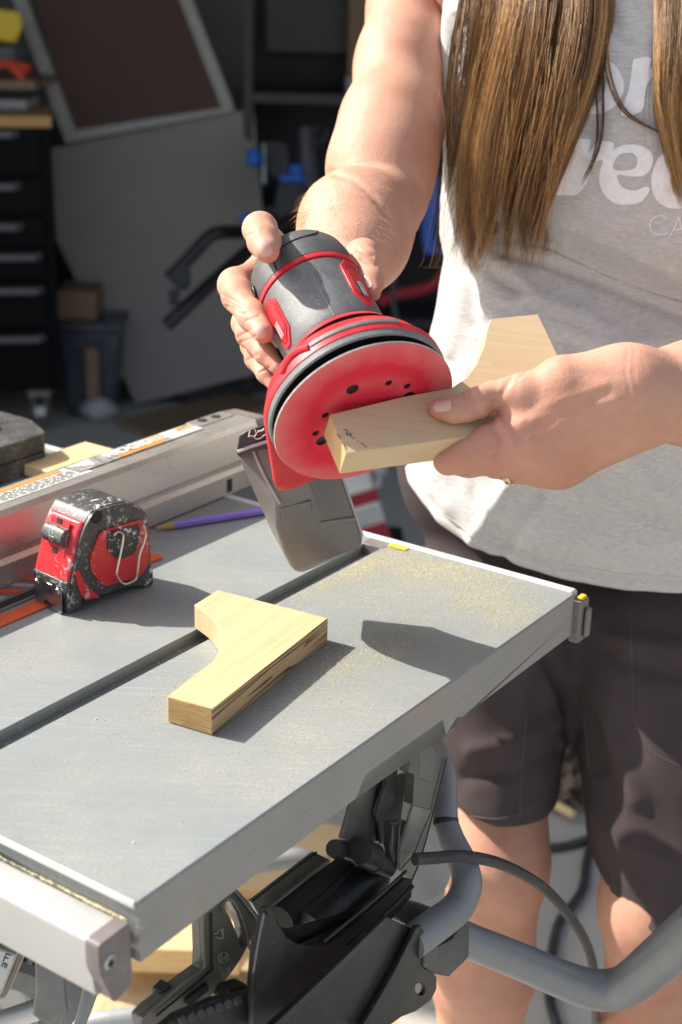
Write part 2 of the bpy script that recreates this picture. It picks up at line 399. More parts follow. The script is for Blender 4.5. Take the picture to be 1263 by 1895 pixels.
bm = new_bm(); fr = Fr(P(540, 380, 4.5), CR, CU, -_fw); prism(bm, fr, fillet([(-.04, .062), (.035, .062), (.045, .02), (.03, -.07), (-.035, -.07), (-.05, 0)], .015), -.03, .03)
loc_thing_mesh('black_tool', bm, M['black_plastic'], 'black tool body hanging under the blue block', 'tool', bevel=.006)
px_blob('wire_loop', [(590, 235), (578, 248), (586, 262), (600, 258), (606, 240)], 4.5, .006, M['dkgrey'], 'small dark loop of wire hanging by the plastic bag', 'wire')
px_blob('blue_ball_knob', [(452, 398), (455, 404), (458, 412)], 4.2, .02, M['blue'], 'round blue knob just above the index finger', 'knob')
px_blob('blue_strap', [(800, 330), (798, 380), (792, 430), (800, 470)], 4.3, .022, M['blue'], 'blue strap hanging behind the hair ends', 'strap')
px_blob('red_hose', [(700, 560), (735, 545), (770, 538), (800, 528), (830, 505)], 4.2, .016, M['red_rag'], 'dark red hose lying in the garage beside the elbow', 'hose')
bm = new_bm(); c = PZ(800, 660, 0); box(bm, WORLD, c[0]-.3, c[0]+.5, c[1]-.2, c[1]+.15, .001, .36)
loc_thing_mesh('grey_cooler', bm, M['gypsum'], 'grey box on the garage floor behind the sander pad', 'box', bevel=.02)
px_blob('hanging_cord', [(735, 470), (728, 540), (735, 600), (748, 640)], 4.0, .008, M['cord'], 'black cord dangling behind the thumb in garage', 'cord')
M['handle'] = simple('handle_black', (.009, .009, .011), .4, 0, .2, 60)
# mower-like black handle
hd = thing('cart_handle', 'black bent cart handle with two grips in front of the grey sheet', 'handle', P(390, 500, 3.9))
bm = new_bm(); tube(bm, catmull([P(x, y, d) for x, y, d in ((312, 516, 3.85), (350, 478, 3.85), (388, 438, 3.86), (412, 430, 3.88), (450, 430, 3.95), (520, 434, 4.1))], 6), 0.0185, 12); finish('upper_bar', bm, M['handle'], hd)
bm = new_bm(); tube(bm, catmull([P(x, y, d) for x, y, d in ((308, 602, 3.75), (345, 568, 3.76), (385, 530, 3.8), (430, 490, 3.85), (500, 430, 3.95))], 6), 0.0185, 12); finish('lower_bar', bm, M['handle'], hd)
bm = new_bm(); fr = Fr(P(335, 512, 3.84), CR, CU, -_fw); prism(bm, fr, fillet([(-.03, .0), (.0, .035), (.025, .02), (.022, -.03), (-.01, -.035)], .012), -.02, .02)
box(bm, fr, -.031, -.006, -.075, -.036, -.012, .012); finish('bracket', bm, M['handle'], hd, bevel=.004)
# legs of the cart so that it stands
bm = new_bm(); e = P(520, 434, 4.1); tube(bm, catmull([e, e+np.array([.12, .1, -.1]), (e[0]+.15, e[1]+.12, .4), (e[0]+.12, e[1]+.1, .02)], 6), 0.0185, 10); e = P(500, 430, 3.95); tube(bm, catmull([e, e+np.array([.1, .1, .02]), (e[0]+.2, e[1]+.2, .5), (e[0]+.2, e[1]+.2, .02)], 6), 0.0185, 10); finish('frame', bm, M['handle'], hd)
# tote
tt = thing('storage_tote', 'translucent bluish plastic tote beside the black tool cabinet', 'tote', PZ(168, 765, 0))
c = PZ(168, 772, 0); x0, x1 = PY(112, 700, c[1])[0], PY(222, 700, c[1])[0]; zt = PY(168, 612, c[1])[2]
bm = new_bm(); hexa(bm, [(x0+.02, c[1], .002), (x1-.02, c[1], .002), (x0+.02, c[1]+.3, .002), (x1-.02, c[1]+.3, .002), (x0, c[1]-.01, zt), (x1, c[1]-.01, zt), (x0, c[1]+.31, zt), (x1, c[1]+.31, zt)]); finish('body', bm, M['tote'], tt, bevel=.012)
bm = new_bm(); box(bm, WORLD, x0-.01, x1+.01, c[1]-.025, c[1]+.32, zt+.001, zt+.03); finish('lid', bm, M['tote'], tt, bevel=.006)
bm = new_bm(); box(bm, WORLD, x0+.09, x0+.13, c[1]-.03, c[1]-.014, .06, zt-.05); loc_thing_mesh('scrap_stick', bm, M['card'], 'brown stick leaning against the storage tote', 'stick')
bm = new_bm(); box(bm, WORLD, x0+.0, x0+.12, c[1]+.02, c[1]+.25, zt+.032, zt+.12); loc_thing_mesh('small_carton', bm, M['card'], 'small carton on top of the storage tote', 'carton')
bm = new_bm(); c = PZ(185, 775, 0); tube(bm, catmull([c+np.array([-.06, 0, .03]), c+np.array([0, -.02, .04]), c+np.array([.06, 0, .03])], 5), [.01, .025, .03, .035, .04, .04, .04, .035, .03, .02, .01], 10)
loc_thing_mesh('crumpled_rag', bm, M['ltgrey'], 'pale crumpled rag on the floor before the tote', 'rag')
# boards on the garage floor
def plank(x0, y0, x1, y1, wdt, z0, z1, mat, label, name='wood_plank', cat='plank'):
    a, b = PZ(x0, y0, z1), PZ(x1, y1, z1); d = b-a; L = np.linalg.norm(d); d /= L; n = np.array([-d[1], d[0], 0])
    bm = new_bm(); box(bm, Fr(a, d, n, (0, 0, 1)), 0, L, -wdt/2, wdt/2, z0-z1, 0)
    return loc_thing_mesh(name, bm, mat, label, cat, bevel=.002)
plank(250, 790, 470, 735, .20, .002, .022, M['card'], 'brown board lying flat on the dark garage floor')
plank(420, 690, 468, 684, .03, .002, .03, M['ltgrey'], 'short pale strip on the floor beside the fingers', 'pale_strip', 'strip')
plank(330, 720, 480, 690, .12, .002, .05, M['dkgrey'], 'dark flat case on the floor under the sheet', 'flat_case', 'case')
# ================================================================== TABLE SAW
def table_mat():
    m = MB('table_grey'); co = m.coords()
    base = srgb(134, 140, 141)
    a = m.noise(co, 9, 5, .6); b = m.noise(co, 1300, 2, .6); d = m.noise(co, 420, 3, .6)
    c = m.mix(a, [q*.9 for q in base], [q*1.08 for q in base])
    c = m.mix(m.math('MULTIPLY', m.ramp(b, .55, .7), .45), c, (.52, .52, .48))
    c = m.mix(m.math('MULTIPLY', m.ramp(b, .45, .3), .35), c, [q*.6 for q in base])
    # scratches: thin stretched noise in several directions
    for rot, sc, st in ((.35, 7, .42), (1.1, 5, .32), (1.9, 6, .35), (.75, 9, .32), (-.4, 4, .3)):
        s = m.noise(m.coords((sc*.5, sc*60, 1), (0, 0, rot)), 1, 2, .5, .15)
        k = m.ramp(m.math('ABSOLUTE', m.math('SUBTRACT', s, .5)), .0, .006, (1, 1, 1, 1), (0, 0, 0, 1))
        gate = m.ramp(m.noise(m.coords((1, 1, 1), (0, 0, rot)), 6, 2), .5, .62)
        c = m.mix(m.math('MULTIPLY', m.math('MULTIPLY', k, gate), st), c, (.62, .6, .55))
    # fine dust, denser in worn patches
    dp = m.ramp(m.noise(co, 5.5, 5, .65), .48, .74)
    c = m.mix(m.math('MULTIPLY', m.math('MULTIPLY', dp, m.ramp(d, .5, .62)), .3), c, (.60, .53, .36))
    c = m.mix(m.math('MULTIPLY', dp, .12), c, (.55, .50, .37))
    m.set(color=c, spec=.45, rough=m.math('ADD', m.math('MULTIPLY', a, .2), .42)); m.bump(b, .12, .0003); return m.m
M['table'] = table_mat()
def apron_mat():
    m = MB('apron_cast'); co = m.coords(); base = srgb(150, 147, 143)
    c = m.mix(m.noise(co, 35, 4), [q*.86 for q in base], [q*1.1 for q in base])
    r = m.math('MULTIPLY', m.ramp(m.noise(co, 16, 4, .6), .56, .72), .55)
    c = m.mix(r, c, srgb(172, 138, 88)); c = m.mix(m.math('MULTIPLY', m.ramp(m.noise(co, 900, 2), .55, .7), .25), c, (.5, .47, .4))
    m.set(color=c, rough=.5, metal=.15); m.bump(m.noise(co, 700, 2), .2, .0004); return m.m
M['apron'] = apron_mat()
saw = thing('table_saw', 'grey portable table saw with miter slot and sawdust on top', 'table saw', T(.25, -.3, -.05))
U1, VL = .514, -.80
bm = new_bm()
ch = .0014
prof = [(VL, 0), (-.1965, 0), (-.1965, -.0035), (-.1985, -.0035), (-.1985, -.010), (-.1755, -.010), (-.1755, -.0035), (-.178, -.0035), (-.178, 0), (-ch, 0), (0, -ch), (0, -.020), (VL, -.020)]
lo = [bm.verts.new(V(T(0.0, v, z))) for v, z in prof]; hi = [bm.verts.new(V(T(U1, v, z))) for v, z in prof]
n = len(prof)
for i in range(n): bm.faces.new((lo[i], lo[(i+1) % n], hi[(i+1) % n], hi[i])).material_index = 1 if i in (9, 10) else 0
f1 = bm.faces.new(lo[::-1]); f2 = bm.faces.new(hi); bmesh.ops.triangulate(bm, faces=[f1, f2])
finish('table_top', bm, [M['table'], M['apron']], saw, smooth=False)
# aprons: jagged right one, plain front one
ap = [(0.0, -.0201), (.514, -.0201), (.514, -.036), (.34, -.036), (.332, -.0325), (.328, -.041), (.318, -.041), (.312, -.026), (.215, -.024), (.205, -.037), (.0, -.038)]
bm = new_bm(); prism(bm, TABLE, ap, -.006, 0, axis='y') if False else None
lo = [bm.verts.new(V(T(u, -.006, z))) for u, z in ap]; hi = [bm.verts.new(V(T(u, 0, z))) for u, z in ap]; n = len(ap)
for i in range(n): bm.faces.new((lo[i], lo[(i+1) % n], hi[(i+1) % n], hi[i]))
f1 = bm.faces.new(lo[::-1]); f2 = bm.faces.new(hi); bmesh.ops.triangulate(bm, faces=[f1, f2])
finish('side_apron', bm, M['apron'], saw, smooth=False)
bm = new_bm(); box(bm, TABLE, 0, .006, VL, -.0061, -.0379, -.0201); finish('front_apron', bm, M['apron'], saw, smooth=False)
bm = new_bm(); box(bm, TABLE, .508, .514, VL, -.0065, -.036, -.0201); finish('rear_apron', bm, M['apron'], saw, smooth=False)
# front edge lip: thin white strip along the chamfer
bm = new_bm(); box(bm, TABLE, -.0018, -.0002, VL, -.002, -.004, .0004); finish('edge_lip', bm, M['white_paint'], saw, smooth=False, bevel=.0006)
# front rail with end cap and screw
RV = -.012
rp = fillet([(-.0275, -.012), (-.005, -.012), (-.005, -.052), (-.0225, -.052)], [.0035, .001, .002, .003], 4)
def raw_prism(fr_fn, poly, v0, v1, mat, name, parent, bevel=0, smooth=True):
    bm = new_bm(); lo = [bm.verts.new(V(fr_fn(u, v0, z))) for u, z in poly]; hi = [bm.verts.new(V(fr_fn(u, v1, z))) for u, z in poly]; n = len(poly)
    for i in range(n): bm.faces.new((lo[i], lo[(i+1) % n], hi[(i+1) % n], hi[i]))
    f1 = bm.faces.new(lo[::-1]); f2 = bm.faces.new(hi); bmesh.ops.triangulate(bm, faces=[f1, f2])
    return finish(name, bm, mat, parent, smooth=smooth, bevel=bevel)
M['rail'] = simple('rail_alu', (.56, .555, .545), .42, .55, .04, 25, .05, 900, .2, (.6, .55, .42))
raw_prism(T, rp, VL, RV, M['rail'], 'front_rail', saw)
M['cap'] = simple('cap_grey', srgb(116, 108, 106), .5, 0, .1, 60, .25, 500, .4, (.5, .48, .45))
cp = fillet([(-.0285, -.011), (-.0045, -.0105), (-.004, -.050), (-.0185, -.0535), (-.0285, -.028)], [.003, .002, .003, .003, .004], 4)
cap = raw_prism(T, cp, RV+.0002, -.0025, M['cap'], 'rail_end_cap', saw, .0008)
bm = new_bm(); fr = Fr(T(-.0205, -.0022, -.0265), TU, (0, 0, 1), TV); lathe(bm, fr, [(.0001, .0009), (.003, .0009), (.0038, .0002), (.0046, .0001), (.0046, -.0004)], 20)
finish('screw', bm, M['steel'], cap)
bm = new_bm(); box(bm, fr, -.0022, .0022, -.0005, .0005, .00095, .0012); box(bm, fr, -.0005, .0005, -.0022, .0022, .0013, .0014); finish('screw_slot', bm, M['dark'], cap, False)
# rear rail and its right end bracket
rr = fillet([(.5155, .001), (.5235, .001), (.5275, -.003), (.5275, -.034), (.5155, -.034)], .001, 3)
raw_prism(T, rr, VL, -.004, M['white_paint'], 'rear_rail', saw)
bm = new_bm(); box(bm, TABLE, .5145, .531, -.0035, .0065, -.043, -.006); box(bm, TABLE, .519, .527, .0067, .0115, -.038, -.012); finish('rail_end_bracket', bm, M['cap'], saw, bevel=.003)
bm = new_bm(); box(bm, TABLE, .518, .527, .0, .0055, -.0055, -.0030); finish('yellow_end_clip', bm, M['yellow'], saw, bevel=.001)
a, b_ = PT(690, 1003), PT(714, 1010)
bm = new_bm(); box(bm, TABLE, .507, .5145, -.176, -.158, .0006, .0012); finish('yellow_sticker', bm, M['yellow'], saw, False)
bm = new_bm(); box(bm, TABLE, .500, .5145, -.1985, -.1765, -.0098, .0004); finish('slot_end_plate', bm, M['cap'], saw, bevel=.0006)
# orange throat plate strip and blade insert
op = fillet([(-.02, -.318), (.356, -.3095), (.366, -.3085), (.3695, -.316), (.366, -.323), (.356, -.3245), (-.02, -.333)], [0, .004, .006, .006, .006, .004, 0], 4)
bm = new_bm(); prism(bm, TABLE, op, .0004, .0016); finish('throat_plate', bm, M['orange'], saw, False, bevel=.0004)
bm = new_bm(); box(bm, TABLE, -.02, .345, -.3655, -.3335, .0003, .0012); ins = finish('blade_insert', bm, M['cap'], saw, False)
bm = new_bm(); box(bm, TABLE, 0, .34, -.345, -.337, .0013, .0016); finish('blade_slot', bm, M['dark'], ins, False)
def strip(bm, u0, u1, v0, v1, z0, z1, sh): hexa(bm, [T(u0, v0, z0), T(u1, v0, z0), T(u0+sh, v1, z0), T(u1+sh, v1, z0), T(u0, v0, z1), T(u1, v0, z1), T(u0+sh, v1, z1), T(u1+sh, v1, z1)])
for i in range(14):
    bm = new_bm(); u = .06+i*.0155; strip(bm, u, u+.006, -.3635, -.348, .0013, .0022, .008); finish('hazard_stripe', bm, M['orange'] if i % 2 else M['ltgrey'], ins, False)
# ------------------------------------------------------------------ body under the table
bm = new_bm(); box(bm, TABLE, .05, .46, -.66, -.33, -.20, -.0205); box(bm, TABLE, .10, .42, -.60, -.36, -.30, -.2005)
finish('saw_housing', bm, M['black_plastic'], saw, bevel=.01)

# ================================================================== RIP FENCE
fence = thing('rip_fence', 'long silver rip fence with worn logo sticker across the table saw', 'fence', T(.3, -.39, 0))
FT, FV0, FV1 = .0625, -.369, -.4155
fp = [(FV1, .0015), (FV0+.004, .0015), (FV0+.004, .020), (FV0, .0235), (FV0, .0265), (FV0+.0005, .0295), (FV0-.0005, .058), (FV0-.0035, FT), (FV1+.003, FT), (FV1, FT-.003)]
M['fence'] = simple('fence_alu', srgb(190, 187, 180), .30, .6, .05, 30, .08, 700, .12, (.55, .5, .38))
bm = new_bm(); lo = [bm.verts.new(V(T(-.08, v, z))) for v, z in fp]; hi = [bm.verts.new(V(T(.5715, v, z))) for v, z in fp]; n = len(fp)
for i in range(n): bm.faces.new((lo[i], lo[(i+1) % n], hi[(i+1) % n], hi[i]))
f1 = bm.faces.new(lo[::-1]); f2 = bm.faces.new(hi); bmesh.ops.triangulate(bm, faces=[f1, f2])
finish('fence_body', bm, M['fence'], fence, smooth=False)
bm = new_bm(); ec = fillet([(FV1-.001, .001), (FV0+.0045, .001), (FV0+.0045, .02), (FV0+.0005, .024), (FV0+.0005, FT-.002), (FV0-.004, FT+.0006), (FV1+.002, FT+.0006), (FV1-.001, FT-.003)], .002, 3)
lo = [bm.verts.new(V(T(.5717, v, z))) for v, z in ec]; hi = [bm.verts.new(V(T(.590, v*.98-.008, z*.97))) for v, z in ec]; n = len(ec)
for i in range(n): bm.faces.new((lo[i], lo[(i+1) % n], hi[(i+1) % n], hi[i]))
f1 = bm.faces.new(lo[::-1]); f2 = bm.faces.new(hi); bmesh.ops.triangulate(bm, faces=[f1, f2])
finish('fence_end_cap', bm, M['cap'], fence, smooth=False, bevel=.001)
bm = new_bm(); box(bm, TABLE, .519, .5265, FV0+.0035, FV0+.0043, .0035, .0165); finish('notch', bm, M['dark'], fence, False)
# raised top plate with two bolt holes
bm = new_bm(); prism(bm, TABLE, fillet([(.516, -.3955), (.568, -.3955), (.568, -.413), (.516, -.413)], .003, 3), FT+.0002, FT+.0012); pl = finish('top_plate', bm, M['fence'], fence, False, bevel=.0004)
for uu, vv in ((.5328, -.4062), (.5505, -.4043)):
    bm = new_bm(); prism(bm, TABLE, ring_poly(.0048, 20, uu, vv), FT+.0013, FT+.0016); finish('bolt_hole', bm, M['dark'], pl, False)
    bm = new_bm(); prism(bm, TABLE, ring_poly(.0026, 14, uu+.001, vv+.001), FT+.0017, FT+.0022); finish('bolt', bm, M['steel'], pl, False)
# stickers: flat sheets on the top face
M['st_white'] = simple('sticker_white', (.58, .57, .53), .5, 0, .25, 300)
M['st_grey'] = simple('sticker_grey', (.26, .26, .25), .5, 0, .35, 200)
M['st_orange'] = simple('sticker_orange', srgb(235, 140, 50), .5, 0, .15, 200)
M['st_black'] = simple('sticker_black', (.06, .06, .06), .5, 0, .3, 300)
def flat(name, poly, z, mat, parent, th=.00025):
    bm = new_bm(); prism(bm, TABLE, poly, z, z+th); return finish(name, bm, mat, parent, False)
def rect(u0, u1, v0, v1, sk=0): return [(u0, v0), (u1, v0), (u1+sk, v1), (u0+sk, v1)]
wl = flat('warning_label', rect(.20, .362, -.4075, -.3835), FT+.0002, M['st_white'], fence)
flat('orange_band', rect(.21, .345, -.407, -.4025), FT+.0006, M['st_orange'], wl)
for i in range(7):
    bm = new_bm(); random.seed(i)
    u = .205
    while u < .345:
        w_ = random.uniform(.003, .012); box(bm, TABLE, u, min(u+w_, .35), -.4005+i*.0023, -.3993+i*.0023, FT+.0005, FT+.0007); u += w_+.002
    finish('text_line', bm, M['st_grey'], wl, False)
flat('sticker_patch', rect(.352, .385, -.4085, -.389), FT+.0008, M['st_grey'], fence)
flat('white_triangle', [(.352, -.405), (.374, -.392), (.381, -.408)], FT+.0012, M['st_white'], fence)
lg = flat('logo_sticker', rect(.386, .474, -.4105, -.389), FT+.0008, M['st_grey'], fence)
flat('orange_bar', rect(.404, .462, -.3945, -.390), FT+.0012, M['st_orange'], lg)
flat('orange_wear', rect(.43, .47, -.4085, -.396, .004), FT+.0011, simple('worn_orange', srgb(190, 160, 130), .6, 0, .3, 300), lg)
flat('pale_sticker', rect(.474, .515, -.410, -.39), FT+.0008, M['st_white'], fence)
flat('worn_sticker', rect(.4935, .5135, -.4085, -.40), FT+.0012, M['pine_edge'], fence)
def text_mesh(s, size, bold=0.0, shear=0.0, extrude=0.0003):
    cu = bpy.data.curves.new('t', 'FONT'); cu.body = s; cu.size = size; cu.offset = bold; cu.shear = shear; cu.extrude = extrude; cu.resolution_u = 6
    o = bpy.data.objects.new('t', cu); COL.objects.link(o); bpy.context.view_layer.update()
    dg = bpy.context.evaluated_depsgraph_get(); me = bpy.data.meshes.new_from_object(o.evaluated_get(dg))
    bpy.data.objects.remove(o); bpy.data.curves.remove(cu); return me
me = text_mesh('RIDGID', .0165, .0006, .2)
X_ = [v.co.copy() for v in me.vertices]
mx = max(v.x for v in X_)
for v in me.vertices:
    p = T(.394+v.co.x*(.062/mx), -.3955-v.co.y*.95, FT+.0016+v.co.z); v.co = V(p)
finish_me('logo_lettering', me, M['st_white'], lg, False)

# things behind the fence
bm = new_bm()
fr = Fr(T(.50, -.60, 0), TU, TV, (0, 0, 1))
bx = thing('battery_charger', 'dusty black power tool battery at the left behind the fence', 'battery', T(.45, -.6, 0))
def rounded(name, fr, poly, z0, z1, mat, parent, bev): 
    bm = new_bm(); prism(bm, fr, poly, z0, z1); return finish(name, bm, mat, parent, bevel=bev, bseg=3)
M['dusty'] = simple('dusty_black', (.03, .03, .032), .6, 0, .3, 60, .4, 500, .9, (.36, .34, .3), .4, 22)
pl_ = [(.34, -.70), (.47, -.70), (.492, -.66), (.492, -.60), (.47, -.553), (.34, -.553)]
rounded('lower_case', TABLE, fillet(pl_, .008), .0005, .018, M['dusty'], bx, .004)
rounded('upper_case', TABLE, fillet([(u*1.0+(.004 if u > .45 else 0), v-.003) for u, v in pl_], .01), .0185, .036, M['dusty'], bx, .007)
rounded('top_rib', TABLE, fillet([(.36, -.68), (.455, -.675), (.468, -.645), (.455, -.60), (.36, -.59)], .008), .0365, .039, M['dusty'], bx, .002)
rounded('latch', TABLE, [(.4935, -.635), (.499, -.635), (.499, -.61), (.4935, -.61)], .003, .016, M['ltgrey'], bx, .001)
bm = new_bm(); a, b_ = PZ(40, 885, TZ), PZ(190, 835, TZ)
box(bm, TABLE, .44, .53, -.56, -.425, .0012, .0125); bm2 = finish('wood_offcut', bm, M['lumber'], bevel=.001)
tag(bm2, 'pale wood offcut lying behind the silver fence', 'offcut')

# ================================================================== PENCIL
d = T(.5009, -.3092, .0)-T(.4047, -.3573, .0); d = d/np.linalg.norm(d)
p0 = T(.4047, -.3573, .0037); nrm = np.array([-d[1], d[0], 0]); fr = Fr(p0, nrm, (0, 0, 1), d)
pen = thing('pencil', 'purple hexagonal pencil lying against the fence', 'pencil', p0)
bm = new_bm(); hx = [(.0037*cos(pi/6+k*pi/3), .0037*sin(pi/6+k*pi/3)) for k in range(6)]
prism(bm, fr, hx, .021, .165); finish('barrel', bm, M['purple'], pen, False, bevel=.0003)
bm = new_bm(); lathe(bm, fr, [(.0008, .004), (.0035, .0209)], 12, cap=True); finish('sharpened_wood', bm, M['pine_end'], pen)
bm = new_bm(); lathe(bm, fr, [(.0001, 0), (.0008, .0039)], 8, cap=True); finish('lead', bm, M['dark'], pen)

# ================================================================== WOOD BRACKETS
out = [(.1563, -.1179), (.1602, -.0832), (.3198, -.1059), (.3098, -.2028), (.2777, -.1988), (.2682, -.175), (.2561, -.1558), (.2445, -.1429), (.2291, -.1344), (.2131, -.1275), (.1902, -.1239)]
curve = [tuple(p) for p in catmull(out[4:]+[out[0]], 5)]
outl = out[:4]+curve[:-1]
def bracket_mesh(name, top, bot, mats, parent=None, ncurve=None):
    bm = new_bm(); n = len(top)
    a = [bm.verts.new(V(p)) for p in top]; b = [bm.verts.new(V(p)) for p in bot]
    ft = bm.faces.new(a); fb = bm.faces.new(b[::-1])
    sides = []
    for i in range(n):
        f = bm.faces.new((a[i], b[i], b[(i+1) % n], a[(i+1) % n])); f.material_index = 1 if i in (1,) else (2 if i == 0 else (0 if i > 3 else 1))
    bmesh.ops.triangulate(bm, faces=[ft, fb])
    return finish(name, bm, mats, parent, smooth=True, angle=25, bevel=.0005, bseg=1)
br = bracket_mesh('wood_bracket', [T(u, v, .0195) for u, v in outl], [T(u, v, .0005) for u, v in outl], [M['pine'], M['pine_edge'], M['pine_end']])
tag(br, 'pale wooden bracket with curved side lying flat on the saw table', 'bracket', 'cut wooden brackets')
# ================================================================== TAPE MEASURE
tq = thing('tape_measure', 'red and black tape measure with white paint splatter on the saw table', 'tape measure', T(.27, -.30, 0))
s0, s1 = T(.2400, -.2862), T(.3185, -.2762)
tx = s1-s0; tx /= np.linalg.norm(tx); ty = np.array([0, 0, 1.0]); tz = np.array([tx[1], -tx[0], 0])   # tz: towards the visible clip side
TM = Fr(s0, tx, ty, tz)
def tpx(x, y, off=0):                            # pixel on the visible side face -> (along, up)
    q = PPL(x, y, s0+tz*off, tz)-s0; return (float(q @ tx), float(q @ ty))
def paint_mat(name, base, amt, rough=.4):
    m = MB(name); co = m.coords()
    a = m.noise(co, 130, 6, .72, .8); b = m.noise(co, 26, 3, .6)
    f = m.math('MULTIPLY', m.ramp(a, .54, .60), m.ramp(b, .62-amt*.22, .72-amt*.22))
    c = m.mix(m.noise(co, 60, 3), [q*.85 for q in base], [min(1, q*1.15) for q in base])
    c = m.mix(m.math('MULTIPLY', m.ramp(m.noise(co, 900, 2), .5, .7), .18), c, (.5, .45, .42))
    c = m.mix(m.math('MULTIPLY', f, .9), c, (.66, .65, .62))
    m.set(color=c, rough=rough); m.bump(f, .5, .0004); return m.m
M['tp_black'] = paint_mat('tape_black', (.045, .045, .046), .95)
M['tp_red'] = paint_mat('tape_red', (.56, .02, .025), .45, .33)
M['tp_red2'] = paint_mat('tape_red_front', (.58, .02, .028), .7, .3)
M['tp_chrome'] = simple('clip_chrome', (.62, .58, .55), .3, 1, .1, 200)
TW = .050
side = [tpx(*p) for p in ((146, 1130), (152, 1112), (187, 1106), (238, 1090), (262, 1086), (274, 1090), (285, 1076), (284, 1056), (279, 1030), (278, 985), (275, 955), (262, 939), (240, 933), (215, 937), (190, 945), (172, 955), (160, 978), (150, 1005), (146, 1035), (139, 1062), (134, 1085), (133, 1132))]
zmin = min(p[1] for p in side); side = [(a, b-zmin+.0006) for a, b in side]
def tprism(poly, z0, z1, name, mat, bev=.002, parent=None, seg=3):
    bm = new_bm(); prism(bm, TM, poly, z0, z1); return finish(name, bm, mat, parent or tq, bevel=bev, bseg=seg, angle=50)
sx = [p[0] for p in side]; sy = [p[1] for p in side]; cxm = .5*(min(sx)+max(sx)); cym = .045
def scale_poly(poly, k, c): return [((a-c[0])*k+c[0], (b-c[1])*k+c[1]) for a, b in poly]
body = fillet(side, .003, 3)
tprism(body, -TW+.004, -.0045, 'case', M['tp_black'], .006, seg=4)
tprism(fillet(scale_poly(side, .985, (cxm, cym)), .003, 3), -.0043, -.0012, 'side_shell', paint_mat('tape_side', (.04, .04, .043), .45), .0012)
# red front wedge running down to the mouth
red1 = [tpx(*p) for p in ((139, 1062), (146, 1056), (160, 1085), (186, 1107), (160, 1112), (150, 1100))]
tprism([(a, b-zmin) for a, b in red1], -.0011, .0002, 'red_side_stripe', M['tp_red'], .0006)
pan = [tpx(*p) for p in ((186, 985), (262, 962), (274, 980), (276, 1040), (262, 1066), (192, 1087), (168, 1056), (168, 1030))]
panel = tprism(fillet([(a, b-zmin) for a, b in pan], .004), -.0011, .0006, 'side_panel', M['tp_red'], .0008)
blk = [tpx(*p) for p in ((198, 985), (256, 970), (256, 1005), (248, 1025), (217, 1037), (197, 1018))]
tprism(fillet([(a, b-zmin) for a, b in blk], .003), .0007, .0016, 'logo_patch', paint_mat('patch_black', (.02, .02, .022), 1.25), .0004, panel)
def tpath(px, z): return [TM(tpx(x, y)[0], tpx(x, y)[1]-zmin, z) for x, y in px]
bm = new_bm(); tube(bm, catmull(tpath(((204, 990), (212, 983), (221, 988), (221, 1000), (217, 1022), (211, 1050), (210, 1064), (218, 1076), (228, 1079), (245, 1070), (248, 1056), (252, 1025), (261, 1000), (263, 985), (257, 970)), .0045), 4), .0009, 8)
finish('belt_clip', bm, M['tp_chrome'], tq)
bm = new_bm(); c = tpx(181, 954); fr = Fr(TM(c[0], c[1]-zmin-.002, -.001), tx, ty, tz); lathe(bm, fr, [(.0001, .0004), (.0035, .0004), (.0046, .0010), (.0052, .0002)], 18); finish('corner_screw', bm, M['dark'], tq)
# front: red face, lock button, mouth, hook. Front frame: x along -tz (away), y up, out = -tx
def fpx(x, y, off=0):                            # pixel on the front plane -> (across, up)
    q = PPL(x, y, s0-tx*off, -tx)-s0; return float(q @ tz), float(q @ ty)
fprof = [(a, b) for a, b in side]
# red curved front plate, follows the side outline at the front between heights
fr_pts = [(0.0035, .033), (.0015, .040), (.0035, .052), (.0085, .064), (.0150, .0735)]
fo = sorted([p for p in side if p[0] < .022 and p[1] > .02], key=lambda p: p[1])
bm = new_bm(); hs = np.linspace(.026, max(p[1] for p in fo)-.006, 10); xs = np.interp(hs, [p[1] for p in fo], [p[0] for p in fo])
rings = [[TM(x_-.0012, h_, -.0045), TM(x_-.0024, h_, -.008), TM(x_-.0024, h_, -TW+.008), TM(x_-.0012, h_, -TW+.0045), TM(x_+.004, h_, -TW+.004), TM(x_+.004, h_, -.004)] for x_, h_ in zip(xs, hs)]
loft(bm, rings); finish('front_face', bm, M['tp_red2'], tq, bevel=.0012)
hb = .058; xb_ = float(np.interp(hb, hs, xs)); hb0 = .047; xb0 = float(np.interp(hb0, hs, xs))
slope = np.array([xb_-xb0, hb-hb0]); slope /= np.linalg.norm(slope); outn = np.array([-slope[1], slope[0]])
def FP(t, o, z): return TM(xb_+slope[0]*t+outn[0]*o, hb+slope[1]*t+outn[1]*o, z)
bm = new_bm(); hexa(bm, [FP(-.017, .0022, -TW+.014), FP(.012, .0022, -TW+.014), FP(-.017, .0022, -.013), FP(.012, .0022, -.013), FP(-.017, .0029, -TW+.014), FP(.012, .0029, -TW+.014), FP(-.017, .0029, -.013), FP(.012, .0029, -.013)]); finish('button_track', bm, M['tp_red2'], tq, False, bevel=.0003)
bm = new_bm(); rings = []
for t, o in ((-.0085, .002), (-.008, .0065), (-.004, .0098), (.001, .0095), (.0055, .0068), (.006, .002)):
    rings.append([FP(t, o, -TW+.0125), FP(t, o, -.0115)])
bm2 = [[r[0] for r in rings], [r[1] for r in rings]]
loft(bm, bm2); finish('lock_button', bm, paint_mat('button_black', (.05, .05, .05), 1.5), tq, bevel=.0014, bseg=3)
for t in (-.0135, .0095):
    bm = new_bm(); hexa(bm, [FP(t+a_, o_, z_) for o_ in (.0028, .0034) for z_ in (-TW/2-.003, -TW/2+.003) for a_ in (-.002, .002)]); finish('track_hole', bm, M['dark'], tq, False)
